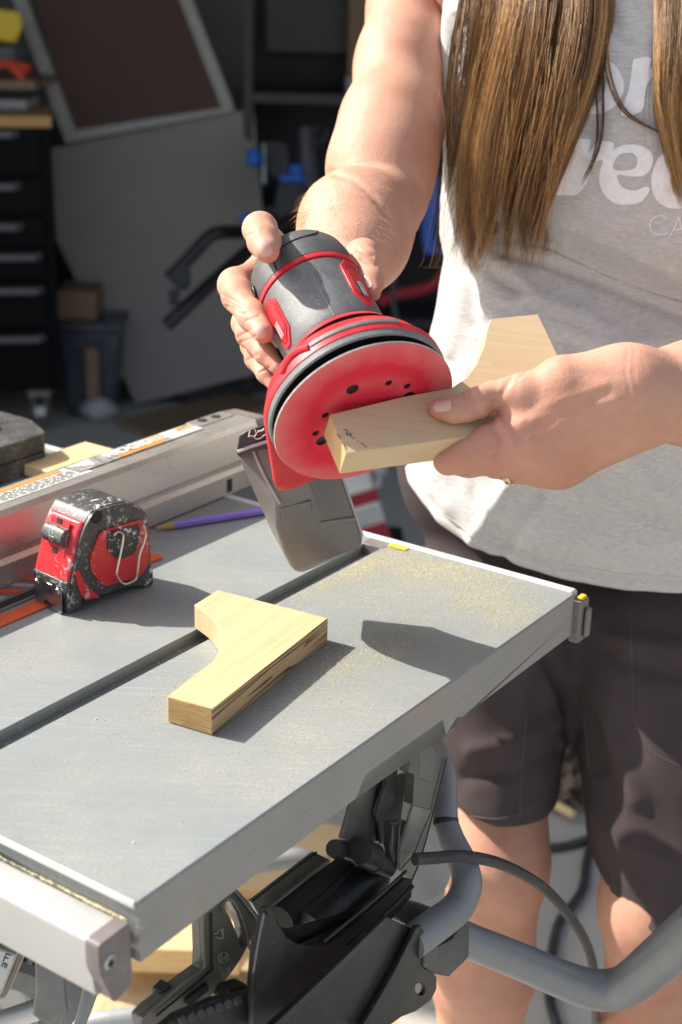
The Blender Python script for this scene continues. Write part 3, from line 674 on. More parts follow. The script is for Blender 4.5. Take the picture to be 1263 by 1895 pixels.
# mouth block and hook
bm = new_bm(); hexa(bm, [TM(-.0035, .001, -TW+.004), TM(.010, .001, -TW+.004), TM(-.0035, .001, -.003), TM(.010, .001, -.003), TM(-.004, .026, -TW+.004), TM(.010, .030, -TW+.004), TM(-.004, .026, -.003), TM(.010, .030, -.003)])
finish('mouth_block', bm, M['tp_black'], tq, bevel=.0015)
hk = finish('hook', (lambda b: (prism(b, Fr(TM(-.0066, .0007, -TW/2+.002), tz, ty, -tx), fillet([(-.0165, 0), (.0165, 0), (.0165, .0225), (.0095, .0225), (.0075, .0125), (-.0075, .0125), (-.0095, .0225), (-.0165, .0225)], .0022), 0, .0010), b)[1])(new_bm()), M['steel'], tq, bevel=.0003)
bm = new_bm(); fr = Fr(TM(-.0077, .0007, -TW/2+.002), tz, ty, -tx); prism(bm, fr, fillet([(-.005, .003), (.005, .003), (.005, .006), (-.005, .006)], .0014), 0, .0003); finish('hook_slot', bm, M['dark'], hk, False)
for z_ in (-.013, .013):
    bm = new_bm(); lathe(bm, Fr(TM(-.0077, .019, -TW/2+.002+z_), tz, ty, -tx), [(.0001, .0012), (.0018, .0010), (.0026, 0)], 12); finish('rivet', bm, M['steel'], hk)
bm = new_bm(); box(bm, Fr(TM(-.006, .014, -TW/2+.002), tz, ty, -tx), -.0125, .0125, -.0005, .0008, -.004, .0012); finish('blade_end', bm, simple('tape_blade', (.55, .5, .3), .4), tq)
bm = new_bm(); fr = Fr(TM(-.004, .0165, -TW/2+.003), tz, ty, -tx); box(bm, fr, -.004, .004, -.003, .005, 0, .003); finish('hook_magnet', bm, M['tp_chrome'], tq, bevel=.0006)
# rear foot
ft_ = [tpx(*p) for p in ((268, 1078), (286, 1056), (287, 1082), (276, 1094))]
tprism(fillet([(a, b-zmin) for a, b in ft_], .002), -TW+.006, -.002, 'rear_foot', M['tp_black'], .001)
tprism(fillet([(a, b-zmin) for a, b in pan], .004), -TW+.0024, -TW+.0039, 'side_panel', M['tp_red'], .0008)
# ================================================================== RANDOM ORBIT SANDER
SD = .93; K = SD/.98
so_ = P(675.6, 766.4, SD)
_r = rayd(675.6, 766.4); _r = _r/np.linalg.norm(_r); wv_ = -_r
_R = CR-(CR @ _r)*_r; _R /= np.linalg.norm(_R); _U = np.cross(_R, _r); 
if _U @ CU < 0: _U = -_U
TILT = radians(52.2)
e1 = .8876*_R+.4606*_U; mm = .4606*_R-.8876*_U
sn = cos(TILT)*wv_+sin(TILT)*mm; e2 = -cos(TILT)*mm+sin(TILT)*wv_
SF = Fr(so_, e1*K, e2*K, sn*K)
SMAT = Matrix(((e1[0]*K, e2[0]*K, sn[0]*K, so_[0]), (e1[1]*K, e2[1]*K, sn[1]*K, so_[1]), (e1[2]*K, e2[2]*K, sn[2]*K, so_[2]), (0, 0, 0, 1)))
sand = thing('orbital_sander', 'red and grey palm sander with round red pad held over the table', 'sander', so_)
def sfin(name, bm, mat, parent=sand, **kw):
    o = finish(name, bm, mat, None, **kw); o.matrix_basis = SMAT; attach(o, sand if parent is sand else parent)
    if parent is not sand: o.matrix_parent_inverse = SMAT.inverted()
    _PW[o.name] = SMAT
    return o
L = WORLD
def spx(x, y, c):                                # pixel -> (a, b) on the plane c of the sander
    q = PPL(x, y, SF(0, 0, c), sn)-so_; return float(q @ e1)/K, float(q @ e2)/K
# pad with holes
PR = .065
holes = [(spx(653, 721, 0), .0046), (spx(757, 734, 0), .0046), (spx(597, 816, 0), .0046), ((0, -.037), .0046)]
holes += [(spx(x, y, 0), .0027) for x, y in ((720, 709), (754, 715), (603, 769), (585, 802))] + [((.024, -.030), .0027), ((-.024, -.030), .0027)]
def pad_mat():
    m = MB('sanding_disc'); co = m.coords()
    ln = m.n('ShaderNodeVectorMath', operation='LENGTH'); mp = m.n('ShaderNodeMapping'); m.l(co, mp.inputs[0]); mp.inputs['Scale'].default_value = (1, 1, 0); m.l(mp.outputs[0], ln.inputs[0])
    r = ln.outputs['Value']; nz = m.noise(co, 26, 4, .6); fine = m.noise(co, 1500, 2)
    rr = m.math('ADD', r, m.math('MULTIPLY', m.math('SUBTRACT', nz, .5), .030))
    f = m.math('MULTIPLY', m.ramp(rr, .046, .068), .62)
    inner = m.math('MULTIPLY', m.ramp(m.math('ABSOLUTE', m.math('SUBTRACT', rr, .030)), .0, .010, (1, 1, 1, 1), (0, 0, 0, 1)), .2)
    f = m.math('MAXIMUM', f, inner); f = m.math('MULTIPLY', f, m.math('ADD', m.math('MULTIPLY', fine, .7), .65))
    c = m.mix(f, (.66, .030, .055), (.71, .28, .27))
    m.set(color=c, rough=.8, spec=.12); m.bump(fine, .6, .0004); return m.m
bm = new_bm()
def loop(bm, pts, z):
    vs = [bm.verts.new((x, y, z)) for x, y in pts]; return vs, [bm.edges.new((vs[i], vs[(i+1) % len(vs)])) for i in range(len(vs))]
allE = []; loops = []
for (c_, r_) in [((0, 0), PR)]+holes:
    vs, es = loop(bm, ring_poly(r_, 96 if r_ > .01 else 20, *c_), 0); allE += es; loops.append(vs)
bmesh.ops.triangle_fill(bm, use_beauty=True, use_dissolve=False, edges=allE)
for i, vs in enumerate(loops):
    lo = [bm.verts.new((v.co.x, v.co.y, -.0012)) for v in vs]; n = len(vs)
    for k in range(n): bm.faces.new((vs[k], vs[(k+1) % n], lo[(k+1) % n], lo[k]))
pad = sfin('sanding_disc', bm, pad_mat(), angle=30)
bm = new_bm(); lathe(bm, L, [(.0001, -.0020), (.0638, -.0020), (.0640, -.0026), (.0560, -.0034), (.050, -.0036)], 96); sfin('backing_pad', bm, M['black_plastic'])
bm = new_bm(); lathe(bm, L, [(PR+.0002, -.0003), (PR+.0006, -.0013), (.0640, -.0022), (.0630, -.0014)], 96); sfin('dusty_rim', bm, simple('dust_rim', (.62, .52, .48), .8, 0, .2, 200))
M['vseal'] = simple('seal_rubber', (.008, .008, .009), .35)
bm = new_bm(); lathe(bm, L, [(.050, -.0035), (.0560, -.0038), (.0568, -.0052), (.0560, -.0066), (.0568, -.0080), (.05, -.0088)], 96); sfin('brake_seal', bm, M['vseal'])
bm = new_bm(); lathe(bm, L, [(.0500, -.0095), (.0634, -.0093), (.0634, -.0120)], 96); sfin('gap_shade_ring', bm, M['vseal'])  # black ring under the skirt, paints the deep shade of the gap
# skirt ring, red housing with the pointed port corner
M['skirt'] = simple('skirt_grey', (.17, .172, .175), .5, 0, .12, 60, .2, 900, .5, (.45, .43, .4), .5, 30)
bm = new_bm(); lathe(bm, L, [(.0636, -.0092), (.0642, -.0086), (.0654, -.0096), (.0658, -.0138), (.0630, -.0144)], 96); sfin('skirt_ring', bm, M['skirt'])
A0 = .005                                        # motor axis offset
def hull_housing(c, r, tip):                     # circle with a tangent corner
    pts = ring_poly(r, 72)
    tx_, ty_ = tip; d = math.hypot(tx_, ty_); al = math.acos(r/d); th = atan2(ty_, tx_)
    t0, t1 = th-al, th+al
    res = []
    k = 60
    for i in range(k+1):
        a = t1+(2*pi-(2*al))*i/k; res.append((r*cos(a), r*sin(a)))
    m_ = 5
    e = res[-1]; s = res[0]
    corner = fillet([e, tip, s], [0, .012, 0], 6)
    return res+corner[1:-1]
tip = spx(513, 916, -.0142)
bm = new_bm(); rings = []
for c_, r_, k in ((-.0128, .0600, .93), (-.0134, .0652, .985), (-.0144, .0664, 1), (-.0200, .0664, 1), (-.0215, .0655, .99), (-.0330, .0600, .90), (-.0400, .052, .75)):
    pts = hull_housing(c_, r_, (tip[0]*k, tip[1]*k)); rings.append([(x, y, c_) for x, y in pts])
loft(bm, rings); hs_ = sfin('base_housing', bm, M['red_plastic'], angle=28)
# inner ridge line on the wedge
# grey bumper strip over the front of the housing, ending in a red loop
bm = new_bm(); lathe(bm, L, [(.0600, -.0192), (.0660, -.0186), (.0672, -.0194), (.0672, -.0222), (.0652, -.0236), (.058, -.0236)], 40, radians(44), radians(100)); bp_ = sfin('bumper_strip', bm, M['skirt'])
bm = new_bm(); lp = []
for k in range(9):
    a = radians(101+k*2.7); lp.append((.0660*cos(a), .0660*sin(a), -.0200-.0035*sin(pi*k/8)))
lp2 = [(.058*cos(radians(122-k*4)), .058*sin(radians(122-k*4)), -.027-.002*sin(pi*k/5)) for k in range(6)]
tube(bm, catmull(lp+lp2+[lp[0]], 3), .0024, 8); sfin('red_loop', bm, M['red_plastic'], hs_)
AX = Fr((A0, .001, 0), (1, 0, 0), (0, 1, 0), (0, 0, 1))
bm = new_bm(); lathe(bm, AX, [(.0455, -.0480), (.0440, -.0515), (.0400, -.0555), (.0376, -.0572), (.034, -.0576)], 64); sfin('red_collar', bm, M['red_plastic'])
bm = new_bm(); lathe(bm, AX, [(.0530, -.0380), (.0400, -.0420), (.0375, -.0520)], 48); sfin('collar_gap', bm, M['dark'])
# grip body; slightly oval with a shallow waist
def oval(fr, prof, n=72, ex=1.0, ey=1.0):
    rings = []
    for r, z in prof: rings.append([(A0+r*ex*cos(2*pi*i/n), .001+r*ey*sin(2*pi*i/n), z) for i in range(n)])
    return rings
gp = [(.0350, -.0572), (.0375, -.0580), (.0384, -.0610), (.0383, -.0740), (.0385, -.0880), (.0390, -.1000), (.0396, -.1100), (.0398, -.1140), (.0380, -.1152)]
bm = new_bm(); loft(bm, oval(L, gp), True, True); body_ = sfin('grip_body', bm, M['grip'])
bm = new_bm(); bnd = [(.0372, -.1150), (.0405, -.1158), (.0408, -.1180), (.0405, -.1198), (.0372, -.1205)]; loft(bm, oval(L, bnd)); sfin('red_band', bm, M['red_plastic'])
# red band swells to the left of the grip
bm = new_bm()
lathe(bm, AX, [(.0385, -.1030), (.0412, -.1080), (.0415, -.1185), (.0395, -.1205)], 18, radians(150), radians(215)); sfin('red_side_inset', bm, M['red_plastic'])
cp_ = [(.0372, -.1204), (.0400, -.1212), (.0402, -.1260), (.0394, -.1360), (.0376, -.1460), (.0335, -.1535), (.022, -.1575), (.0002, -.1585)]
bm = new_bm(); loft(bm, oval(L, cp_), True, False); cap_ = sfin('top_cap', bm, simple('cap_rubber', (.075, .077, .08), .45, 0, .2, 60, .5, 1800, .5, (.40, .38, .32), .5, 24))
def on_body(ang, c, dr=0.0):                     # ang degrees from +b towards +a
    prof = gp+cp_; zs = [-p[1] for p in prof]; rs = [p[0] for p in prof]
    r = float(np.interp(-c, zs, rs))+dr; a = radians(90-ang); return np.array((A0+r*cos(a), .001+r*sin(a), c))
bm = new_bm(); tube(bm, catmull([on_body(a, c, .0001) for a, c in ((-20, -.1225), (-17, -.1340), (-8, -.1370), (10, -.1390), (28, -.1405), (38, -.143), (44, -.1480))], 6), .0007, 6); sfin('cap_seam', bm, M['dark'], cap_)
bm = new_bm(); tube(bm, [on_body(11, c, .0000) for c in np.linspace(-.0585, -.1145, 9)], .00055, 6); sfin('mould_seam', bm, M['skirt'], body_)
bm = new_bm(); tube(bm, [on_body(-20, c, .0000) for c in np.linspace(-.1215, -.148, 7)], .0005, 6); sfin('cap_edge', bm, M['dark'], cap_)
# switch on the left of the cap
bm = new_bm(); rings = []
for dr in (-.001, .0022): rings.append([on_body(a, c, dr) for a, c in ((-68, -.1235), (-60, -.1235), (-57, -.128), (-57, -.134), (-68, -.134), (-72, -.1285))])
loft(bm, rings); sfin('power_switch', bm, M['vseal'], cap_, bevel=.0005)
bm = new_bm(); tube(bm, [on_body(-64, c, .0026) for c in (-.1265, -.1275)], .0012, 8); sfin('switch_mark', bm, M['ltgrey'], cap_)
# hexagonal red windows left and right
def patch(name, pts, d0, d1, mat, parent, bev=.0004):
    bm = new_bm(); den = []
    m_ = len(pts)
    for i in range(m_):
        p, q = np.array(pts[i], float), np.array(pts[(i+1) % m_], float)
        for t in (0, .34, .67): den.append(p+(q-p)*t)
    lo = [bm.verts.new(V(on_body(a, c, d0))) for a, c in den]; hi = [bm.verts.new(V(on_body(a, c, d1))) for a, c in den]
    n = len(den)
    for i in range(n): bm.faces.new((lo[i], lo[(i+1) % n], hi[(i+1) % n], hi[i]))
    cc = np.mean(np.array(den), 0); ct = bm.verts.new(V(on_body(cc[0], cc[1], d1)))
    for i in range(n): bm.faces.new((hi[i], hi[(i+1) % n], ct))
    return sfin(name, bm, mat, parent, bevel=bev, bseg=1)
for sgn, c0 in ((-1, -.0865), (1, -.0885)):
    A_ = 50*sgn if sgn < 0 else 57
    hexo = [(-13, -.013), (-9, -.0215), (4, -.0245), (13, -.017), (13, .012), (3, .024), (-6, .022), (-13, .010)]
    mir = lambda k: [(A_+x*k*(1 if sgn < 0 else -1), c0+y*k) for x, y in hexo]
    h_ = patch('side_window', mir(1), -.001, .0012, M['red_plastic'], body_)
    patch('window_rim', mir(.8), .001, .0018, simple('rim_red', (.36, .01, .02), .4), body_, 0)
    patch('window_inset', mir(.66), .0012, .0021, M['red_plastic'], body_, 0)
    for k in (-5.5, -2, 1.5):
        patch('window_slot', [(A_+k-1, c0+.000), (A_+k+1, c0-.001), (A_+k+1, c0+.014), (A_+k-1, c0+.013)], .0018, .0026, M['ltgrey'] if k > -3 else M['dark'], body_, 0)
# dust box hanging at the lower left
M['dustbox'] = simple('dust_box_smoke', (.155, .142, .136), .3, 0, .15, 25, .06, 700, .45, (.33, .30, .27), .5, 18)
def PB(x, y, d): return P(x, y, d+float(np.interp(y, [800, 1062], [-.066, -.010])))
def section(pL, pM, pR, dL, dM, dR, back=.045):
    l, m_, r = PB(*pL, dL), PB(*pM, dM), PB(*pR, dR)
    return [l, m_, r, r+_fw*back, l+_fw*.028+CR*.012]
secs = [section((441, 842), (468, 826), (618, 826), 1.085, 1.062, 1.066), section((446, 857), (486, 874), (634, 880), 1.086, 1.056, 1.062),
        section((470, 912), (512, 930), (646, 918), 1.086, 1.054, 1.060), section((497, 971), (512, 975), (660, 962), 1.086, 1.058, 1.058),
        section((521, 1016), (528, 1026), (671, 996), 1.084, 1.062, 1.058), section((537, 1047), (547, 1056), (669, 1013), 1.082, 1.066, 1.062), section((550, 1055), (557, 1060), (660, 1015), 1.085, 1.072, 1.068)]
dust = thing_part = None
bm = new_bm(); loft(bm, secs); dbx = finish('dust_box', bm, M['dustbox'], sand, bevel=.0022, bseg=3, angle=30)
def dface(name, px, d0, d1, mat, bev=.0008):
    bm = new_bm(); rings = [[PB(x, y, dd-k) for x, y, dd in px] for k in (d0, d1)]; loft(bm, rings); o = finish(name, bm, mat, dbx, bevel=bev, bseg=2); return o
_PW[dbx.name] = _PW[sand.name]@Matrix.Identity(4) if False else Matrix.Identity(4)
M['dustbox2'] = simple('dust_box_panel', (.115, .104, .10), .35, 0, .15, 25, 0, 700, .4, (.3, .28, .25), .5, 18)
dface('raised_tab', [(569, 880, 1.0585), (629, 876, 1.0605), (655, 955, 1.0585), (597, 962, 1.0575)], -.004, .0025, M['dustbox2'], .0012)
dface('tab_lip', [(592, 966, 1.0578), (657, 956, 1.0585), (660, 966, 1.0583), (594, 974, 1.058)], -.004, .0016, M['dustbox'], .0008)
dface('ledge', [(519, 941, 1.0555), (575, 926, 1.0565), (578, 945, 1.057), (523, 968, 1.0572)], -.003, .0016, M['dustbox'], .0008)
bm = new_bm(); tube(bm, catmull([PB(467, 830, 1.061), PB(486, 873, 1.0548), PB(515, 926, 1.0525), PB(518, 932, 1.0525)], 5), .0011, 6); finish('edge_ridge', bm, M['ltgrey'], dbx)
bm = new_bm(); tube(bm, catmull([PB(633, 884, 1.0600), PB(648, 922, 1.0585), PB(672, 992, 1.0568)], 5), .0009, 6); finish('edge_ridge', bm, M['ltgrey'], dbx)
bm = new_bm(); lat = [[PB(x, y, d) for x, y in ((438, 840), (443, 806), (455, 798), (520, 775), (520, 822), (468, 836), (446, 848))] for d in (1.052, 1.085)]; loft(bm, lat)
ltc = finish('latch_cap', bm, M['black_plastic'], sand, bevel=.0016, bseg=2)
_PW[ltc.name] = Matrix.Identity(4)
bm = new_bm(); tube(bm, [PB(440, 836, 1.0515), PB(462, 827, 1.0515), PB(500, 815, 1.0515)], .0013, 6); finish('latch_edge', bm, M['ltgrey'], ltc)
bm = new_bm()
for st in ([(472, 794), (474, 800), (476, 801), (479, 797), (480, 799), (484, 796), (485, 798), (489, 793)], [(460, 808), (466, 806), (470, 808), (475, 803)], [(472, 809), (474, 812), (482, 811), (488, 806), (494, 803)], [(463, 797), (461, 806)]):
    tube(bm, catmull([PB(x, y, 1.0512) for x, y in st], 3), .00045, 5)
finish('handwriting', bm, M['st_white'], ltc)
# ================================================================== HELD WOOD BRACKET
hn = np.array([.1912, -.4686, .8624]); hn /= np.linalg.norm(hn)
hp0 = P(612, 767, .902)
hpx = [(610.5, 767), (641, 839), (850, 811), (1105, 775), (1032, 656), (1014, 618), (996, 581), (908, 590), (901, 612), (895, 642), (881, 675), (862, 700), (837, 717), (746, 734), (680, 750)]
top = [PPL(x, y, hp0, hn) for x, y in hpx]
# keep the hidden right side the shape of the flat bracket: straight long edge
bot = [p-hn*.0195 for p in top]
hb_ = bracket_mesh('wood_bracket', top, bot, [M['pine_held'], M['pine_held'], M['pine_held_end']])
for f in hb_.data.polygons:
    if f.material_index == 1: f.material_index = 0
tag(hb_, 'wooden bracket held against the red sanding pad between thumb and fingers', 'bracket', 'cut wooden brackets')
bm = new_bm()
def hm(px): return [PPL(x, y, hp0, hn)+hn*.0001 for x, y in px]
for st in ([(636, 795), (641, 796), (644, 799), (641, 804), (646, 805), (649, 802), (650, 808)], [(653, 811), (656, 812)], [(661, 816), (664, 817)], [(668, 820), (672, 822), (676, 826), (678, 828)], [(624, 803), (630, 812)], [(636, 822), (641, 831)]):
    tube(bm, catmull(hm(st), 3), .00035, 5)
pm = finish('pencil_mark', bm, simple('graphite', (.06, .055, .055), .6), hb_)
# ================================================================== SIGNED DISTANCE MODELLING
class SDF:
    def __init__(s, lo, hi, h):
        s.lo = np.array(lo, float); s.h = h
        s.n = np.ceil((np.array(hi)-s.lo)/h).astype(int)+1
        s.v = np.full(tuple(s.n), 1.0, np.float32)
        s.ax = [s.lo[i]+h*np.arange(s.n[i]) for i in range(3)]
    def slc(s, mn, mx):
        a = np.maximum(np.floor((mn-s.lo)/s.h).astype(int), 0); b = np.minimum(np.ceil((mx-s.lo)/s.h).astype(int)+1, s.n)
        return a, b
    def cone(s, p, q, rp, rq, k=.008, flat=None):    # round cone, flat=(axis, factor) squashes the section
        p = np.array(p, float); q = np.array(q, float); R_ = max(rp, rq)+k+3*s.h
        a, b = s.slc(np.minimum(p, q)-R_, np.maximum(p, q)+R_)
        if (b <= a).any(): return
        X, Y, Z = np.meshgrid(*[s.ax[i][a[i]:b[i]].astype(np.float32) for i in range(3)], indexing='ij')
        d = q-p; L2 = d @ d+1e-12
        t = np.clip(((X-p[0])*d[0]+(Y-p[1])*d[1]+(Z-p[2])*d[2])/L2, 0, 1)
        dx, dy, dz = X-p[0]-t*d[0], Y-p[1]-t*d[1], Z-p[2]-t*d[2]
        if flat is not None:
            ax, f = flat; ax = np.array(ax)/np.linalg.norm(ax); c = dx*ax[0]+dy*ax[1]+dz*ax[2]; g = (1/f-1)*c
            dx, dy, dz = dx+g*ax[0], dy+g*ax[1], dz+g*ax[2]
        dd = np.sqrt(dx*dx+dy*dy+dz*dz)-(rp+t*(rq-rp))
        sl = tuple(slice(a[i], b[i]) for i in range(3)); o = s.v[sl]
        hh = np.maximum(k-np.abs(o-dd), 0)/k
        s.v[sl] = np.minimum(o, dd)-hh*hh*k*.25
    def chain(s, pts, k=.006, k0=None):               # pts: (point, radius)
        for i in range(len(pts)-1): s.cone(pts[i][0], pts[i+1][0], pts[i][1], pts[i+1][1], (k0 if (i == 0 and k0) else k))
    def mesh(s):
        v = s.v; ins = v < 0
        n = np.array(v.shape)-1
        acc = np.zeros((*n, 3), np.float32); cnt = np.zeros(tuple(n), np.float32)
        for ax in range(3):
            sa = [slice(None)]*3; sb = [slice(None)]*3; sa[ax] = slice(0, -1); sb[ax] = slice(1, None)
            va, vb = v[tuple(sa)], v[tuple(sb)]; cr = (va < 0) != (vb < 0)
            t = np.where(cr, va/np.where(cr, va-vb, 1), 0)
            oth = [i for i in range(3) if i != ax]
            for i in (0, 1):
                for j in (0, 1):
                    sl = [slice(None)]*3; sl[oth[0]] = slice(i, i+n[oth[0]]); sl[oth[1]] = slice(j, j+n[oth[1]])
                    c = cr[tuple(sl)]; cnt += c
                    acc[..., ax] += c*t[tuple(sl)]; acc[..., oth[0]] += c*i; acc[..., oth[1]] += c*j
        act = cnt > 0; idx = -np.ones(tuple(n), int); I = np.argwhere(act); idx[act] = np.arange(len(I))
        vert = (I+acc[act]/cnt[act][:, None])*s.h+s.lo
        faces = []
        for ax in range(3):
            sa = [slice(1, -1)]*3; sb = [slice(1, -1)]*3; sa[ax] = slice(0, -1); sb[ax] = slice(1, None)
            va, vb = ins[tuple(sa)], ins[tuple(sb)]
            E = np.argwhere(va != vb); 
            if not len(E): continue
            flip = va[tuple(E.T)]
            o1, o2 = [(1, 2), (2, 0), (0, 1)][ax]
            base = E+1; base[:, ax] = E[:, ax]
            def g(d1, d2):
                q = base.copy(); q[:, o1] -= d1; q[:, o2] -= d2; return idx[tuple(q.T)]
            f = np.stack([g(1, 1), g(0, 1), g(0, 0), g(1, 0)], 1); f[~flip] = f[~flip][:, ::-1]; faces.append(f)
        return vert, np.concatenate(faces)
def relax(v, f, it=2, lam=.5):
    e = np.concatenate([f[:, [0, 1]], f[:, [1, 2]], f[:, [2, 3]], f[:, [3, 0]]]); e = np.concatenate([e, e[:, ::-1]])
    for _ in range(it):
        s = np.zeros_like(v); c = np.bincount(e[:, 0], minlength=len(v))[:, None]
        for k in range(3): s[:, k] = np.bincount(e[:, 0], v[e[:, 1], k], len(v))
        v = v+lam*(s/np.maximum(c, 1)-v)
    return v
def np_mesh(name, v, f):
    me = bpy.data.meshes.new(name); me.vertices.add(len(v)); me.vertices.foreach_set('co', np.ascontiguousarray(v, np.float32).ravel())
    f = np.ascontiguousarray(f, np.int32); k = f.shape[1]
    me.loops.add(f.size); me.loops.foreach_set('vertex_index', f.ravel()); me.polygons.add(len(f))
    me.polygons.foreach_set('loop_start', np.arange(0, f.size, k, dtype=np.int32)); me.update(); me.validate(); return me
def R_(px, d): return px*d/FPX
def vnormals(v, f):
    n = np.cross(v[f[:, 2]]-v[f[:, 0]], v[f[:, 3]]-v[f[:, 1]]); out = np.zeros_like(v)
    for k in range(4):
        for a in range(3): out[:, a] += np.bincount(f[:, k], n[:, a], len(v))
    return out/(np.linalg.norm(out, axis=1, keepdims=True)+1e-12)
def mproj(v):
    q = v-CAM; z = q @ _fw; return np.stack([CXP+FPX*(q @ CR)/z, CYP-FPX*(q @ CU)/z], 1)
def polydist(p2, poly):                              # distance in pixels from projected points to a polyline
    best = np.full(len(p2), 1e9)
    for a, b in zip(poly[:-1], poly[1:]):
        a, b = np.array(a, float), np.array(b, float); d = b-a
        t = np.clip(((p2-a) @ d)/(d @ d+1e-9), 0, 1); best = np.minimum(best, np.linalg.norm(p2-a-t[:, None]*d, axis=1))
    return best
def vnoise(p, sc, seed=0):                           # cheap smooth noise: sum of sines
    r = np.random.RandomState(seed); out = np.zeros(len(p))
    for i in range(7):
        k = r.normal(size=3)*sc; out += np.sin(p @ k+r.uniform(0, 6.28))
    return out/7

# ================================================================== PERSON
PCX, PCY = .285, 1.40
person = thing('person', 'person in pale printed tee and dark shorts holding sander and wood', 'person', (PCX, PCY, 0))
def skin_mat():
    m = MB('skin'); co = m.coords()
    a = m.noise(co, 22, 4, .6); b = m.noise(co, 160, 4, .6); p = m.vor(co, 1100)
    c = m.mix(m.ramp(a, .35, .65), (.485, .24, .162), (.565, .312, .222)); c = m.mix(m.math('MULTIPLY', m.ramp(a, .6, .8), .5), c, (.50, .21, .15))
    c = m.mix(m.math('MULTIPLY', m.ramp(b, .5, .8), .3), c, (.46, .215, .15))
    frk = m.ramp(m.vor(co, 95), .0, .05, (1, 1, 1, 1), (0, 0, 0, 1)); g = m.ramp(m.noise(co, 40, 2), .58, .66)
    c = m.mix(m.math('MULTIPLY', m.math('MULTIPLY', frk, g), .5), c, (.27, .12, .08))
    fa = m.n('ShaderNodeAttribute', attribute_name='flush'); c = m.mix(m.math('MULTIPLY', fa.outputs['Fac'], .55), c, (.50, .165, .125))
    m.set(color=c, rough=m.math('ADD', m.math('MULTIPLY', b, .2), .47), spec=.3, sss=.12)
    m.b.inputs['Subsurface Radius'].default_value = (.008, .003, .0015); m.b.inputs['Subsurface Scale'].default_value = .6
    wr = m.noise(m.coords((260, 90, 260)), 1, 3, .6)
    m.bump(p, .3, .0005); m.bump(wr, .32, .0008); m.bump(b, .25, .0010); return m.m
M['skin'] = skin_mat()
def nail_mat():
    m = MB('nail'); m.set(color=(.62, .36, .29), rough=.22, spec=.5, sss=.1); return m.m
M['nail'] = nail_mat()

parts_v, parts_f, off, FL = [], [], 0, []
def bvh_of(v, f): return BVHTree.FromPolygons(v.tolist(), f.tolist())
def flush(p2, spots): return np.clip(sum(a*np.exp(-(np.linalg.norm(p2-np.array(q), axis=1)/r)**2) for q, r, a in spots), 0, 1)
def add_part(v, f):
    global off
    parts_v.append(v); parts_f.append(f+off); off += len(v)
# ---------------- right arm and hand (the one with the sander)
h1 = .0017
S1 = SDF((-.13, .86, 1.01), (.17, 1.45, 1.46), .0020)
def A(x, y, d, r): return (P(x, y, d), R_(r, d))
arm = [A(815, -170, 1.43, 92), A(770, -10, 1.385, 83), A(746, 120, 1.345, 77), A(724, 235, 1.30, 85), A(706, 310, 1.268, 88), A(702, 368, 1.245, 88)]
S1.chain(arm, .03)
FS = .94                                            # finger slimness
def AH(x, y, d, r): d = d+float(np.interp(d, [1.13, 1.255], [-.052, -.090])); return (P(x, y, d), R_(r, d)*(FS if d < 1.12 else 1))
S1.chain([A(704, 385, 1.228, 80), AH(659, 420, 1.255, 99), AH(655, 448, 1.215, 92), AH(650, 478, 1.165, 72), AH(640, 505, 1.125, 58)], .02, .003)
v, f = S1.mesh(); v = relax(v, f, 2, .4); nrm = vnormals(v, f); p2 = mproj(v); CREASE_ARM = 1
v = v+nrm*(-.0020*np.exp(-(polydist(p2, [(585, 330), (612, 318), (655, 332), (690, 360), (722, 402)])/6)**2)*np.clip(-(nrm @ _fw)*3, 0, 1))[:, None]
add_part(v, f); bA = bvh_of(v, f); FL.append(np.zeros(len(v)))
S1 = SDF((-.12, .84, 1.045), (.055, 1.13, 1.235), .0011)
hand = [(AH(640, 505, 1.125, 52), AH(540, 500, 1.105, 36)), (AH(640, 510, 1.125, 52), AH(530, 540, 1.11, 36)), (AH(635, 520, 1.125, 50), AH(530, 580, 1.115, 34)), (AH(630, 530, 1.125, 48), AH(540, 615, 1.118, 30)), (AH(650, 510, 1.125, 46), AH(672, 500, 1.09, 30))]
for a, b in hand: S1.cone(a[0], b[0], a[1], b[1], .015)
S1.chain([AH(545, 505, 1.105, 33), AH(500, 452, 1.098, 30), AH(480, 424, 1.075, 31), AH(482, 424, 1.040, 32), AH(489, 446, 1.012, 31.5), AH(495, 464, .998, 25)], .005, .012)       # index
S1.chain([AH(530, 540, 1.11, 33), AH(478, 508, 1.10, 30), AH(436, 528, 1.075, 33), AH(442, 548, 1.052, 32), AH(468, 586, 1.030, 28), AH(488, 616, 1.012, 21)], .005, .012)       # middle
S1.chain([AH(530, 580, 1.115, 30), AH(480, 570, 1.10, 27), AH(455, 598, 1.078, 27), AH(462, 618, 1.060, 26), AH(492, 655, 1.038, 21), AH(515, 680, 1.030, 16)], .004, .012)       # ring
S1.chain([AH(540, 615, 1.118, 26), AH(490, 620, 1.10, 23), AH(468, 640, 1.085, 23), AH(474, 664, 1.068, 21), AH(492, 692, 1.052, 17), AH(505, 712, 1.046, 12)], .004, .012)      # little
S1.chain([AH(672, 500, 1.09, 30), AH(672, 476, 1.075, 34), AH(676, 492, 1.055, 31), AH(686, 522, 1.035, 24), AH(690, 542, 1.022, 17)], .006, .014)       # thumb
v, f = S1.mesh(); v = relax(v, f, 4, .5)
nrm = vnormals(v, f); p2 = mproj(v)
def crease(v, nrm, p2, lines, amp, wpx, zlim=None):
    d = polydist(p2, lines); wgt = np.exp(-(d/wpx)**2)
    facing = np.clip(-(nrm @ _fw)*3, 0, 1)
    if zlim is not None: wgt = wgt*((v-CAM) @ _fw < zlim)
    return v+nrm*(amp*wgt*facing)[:, None]
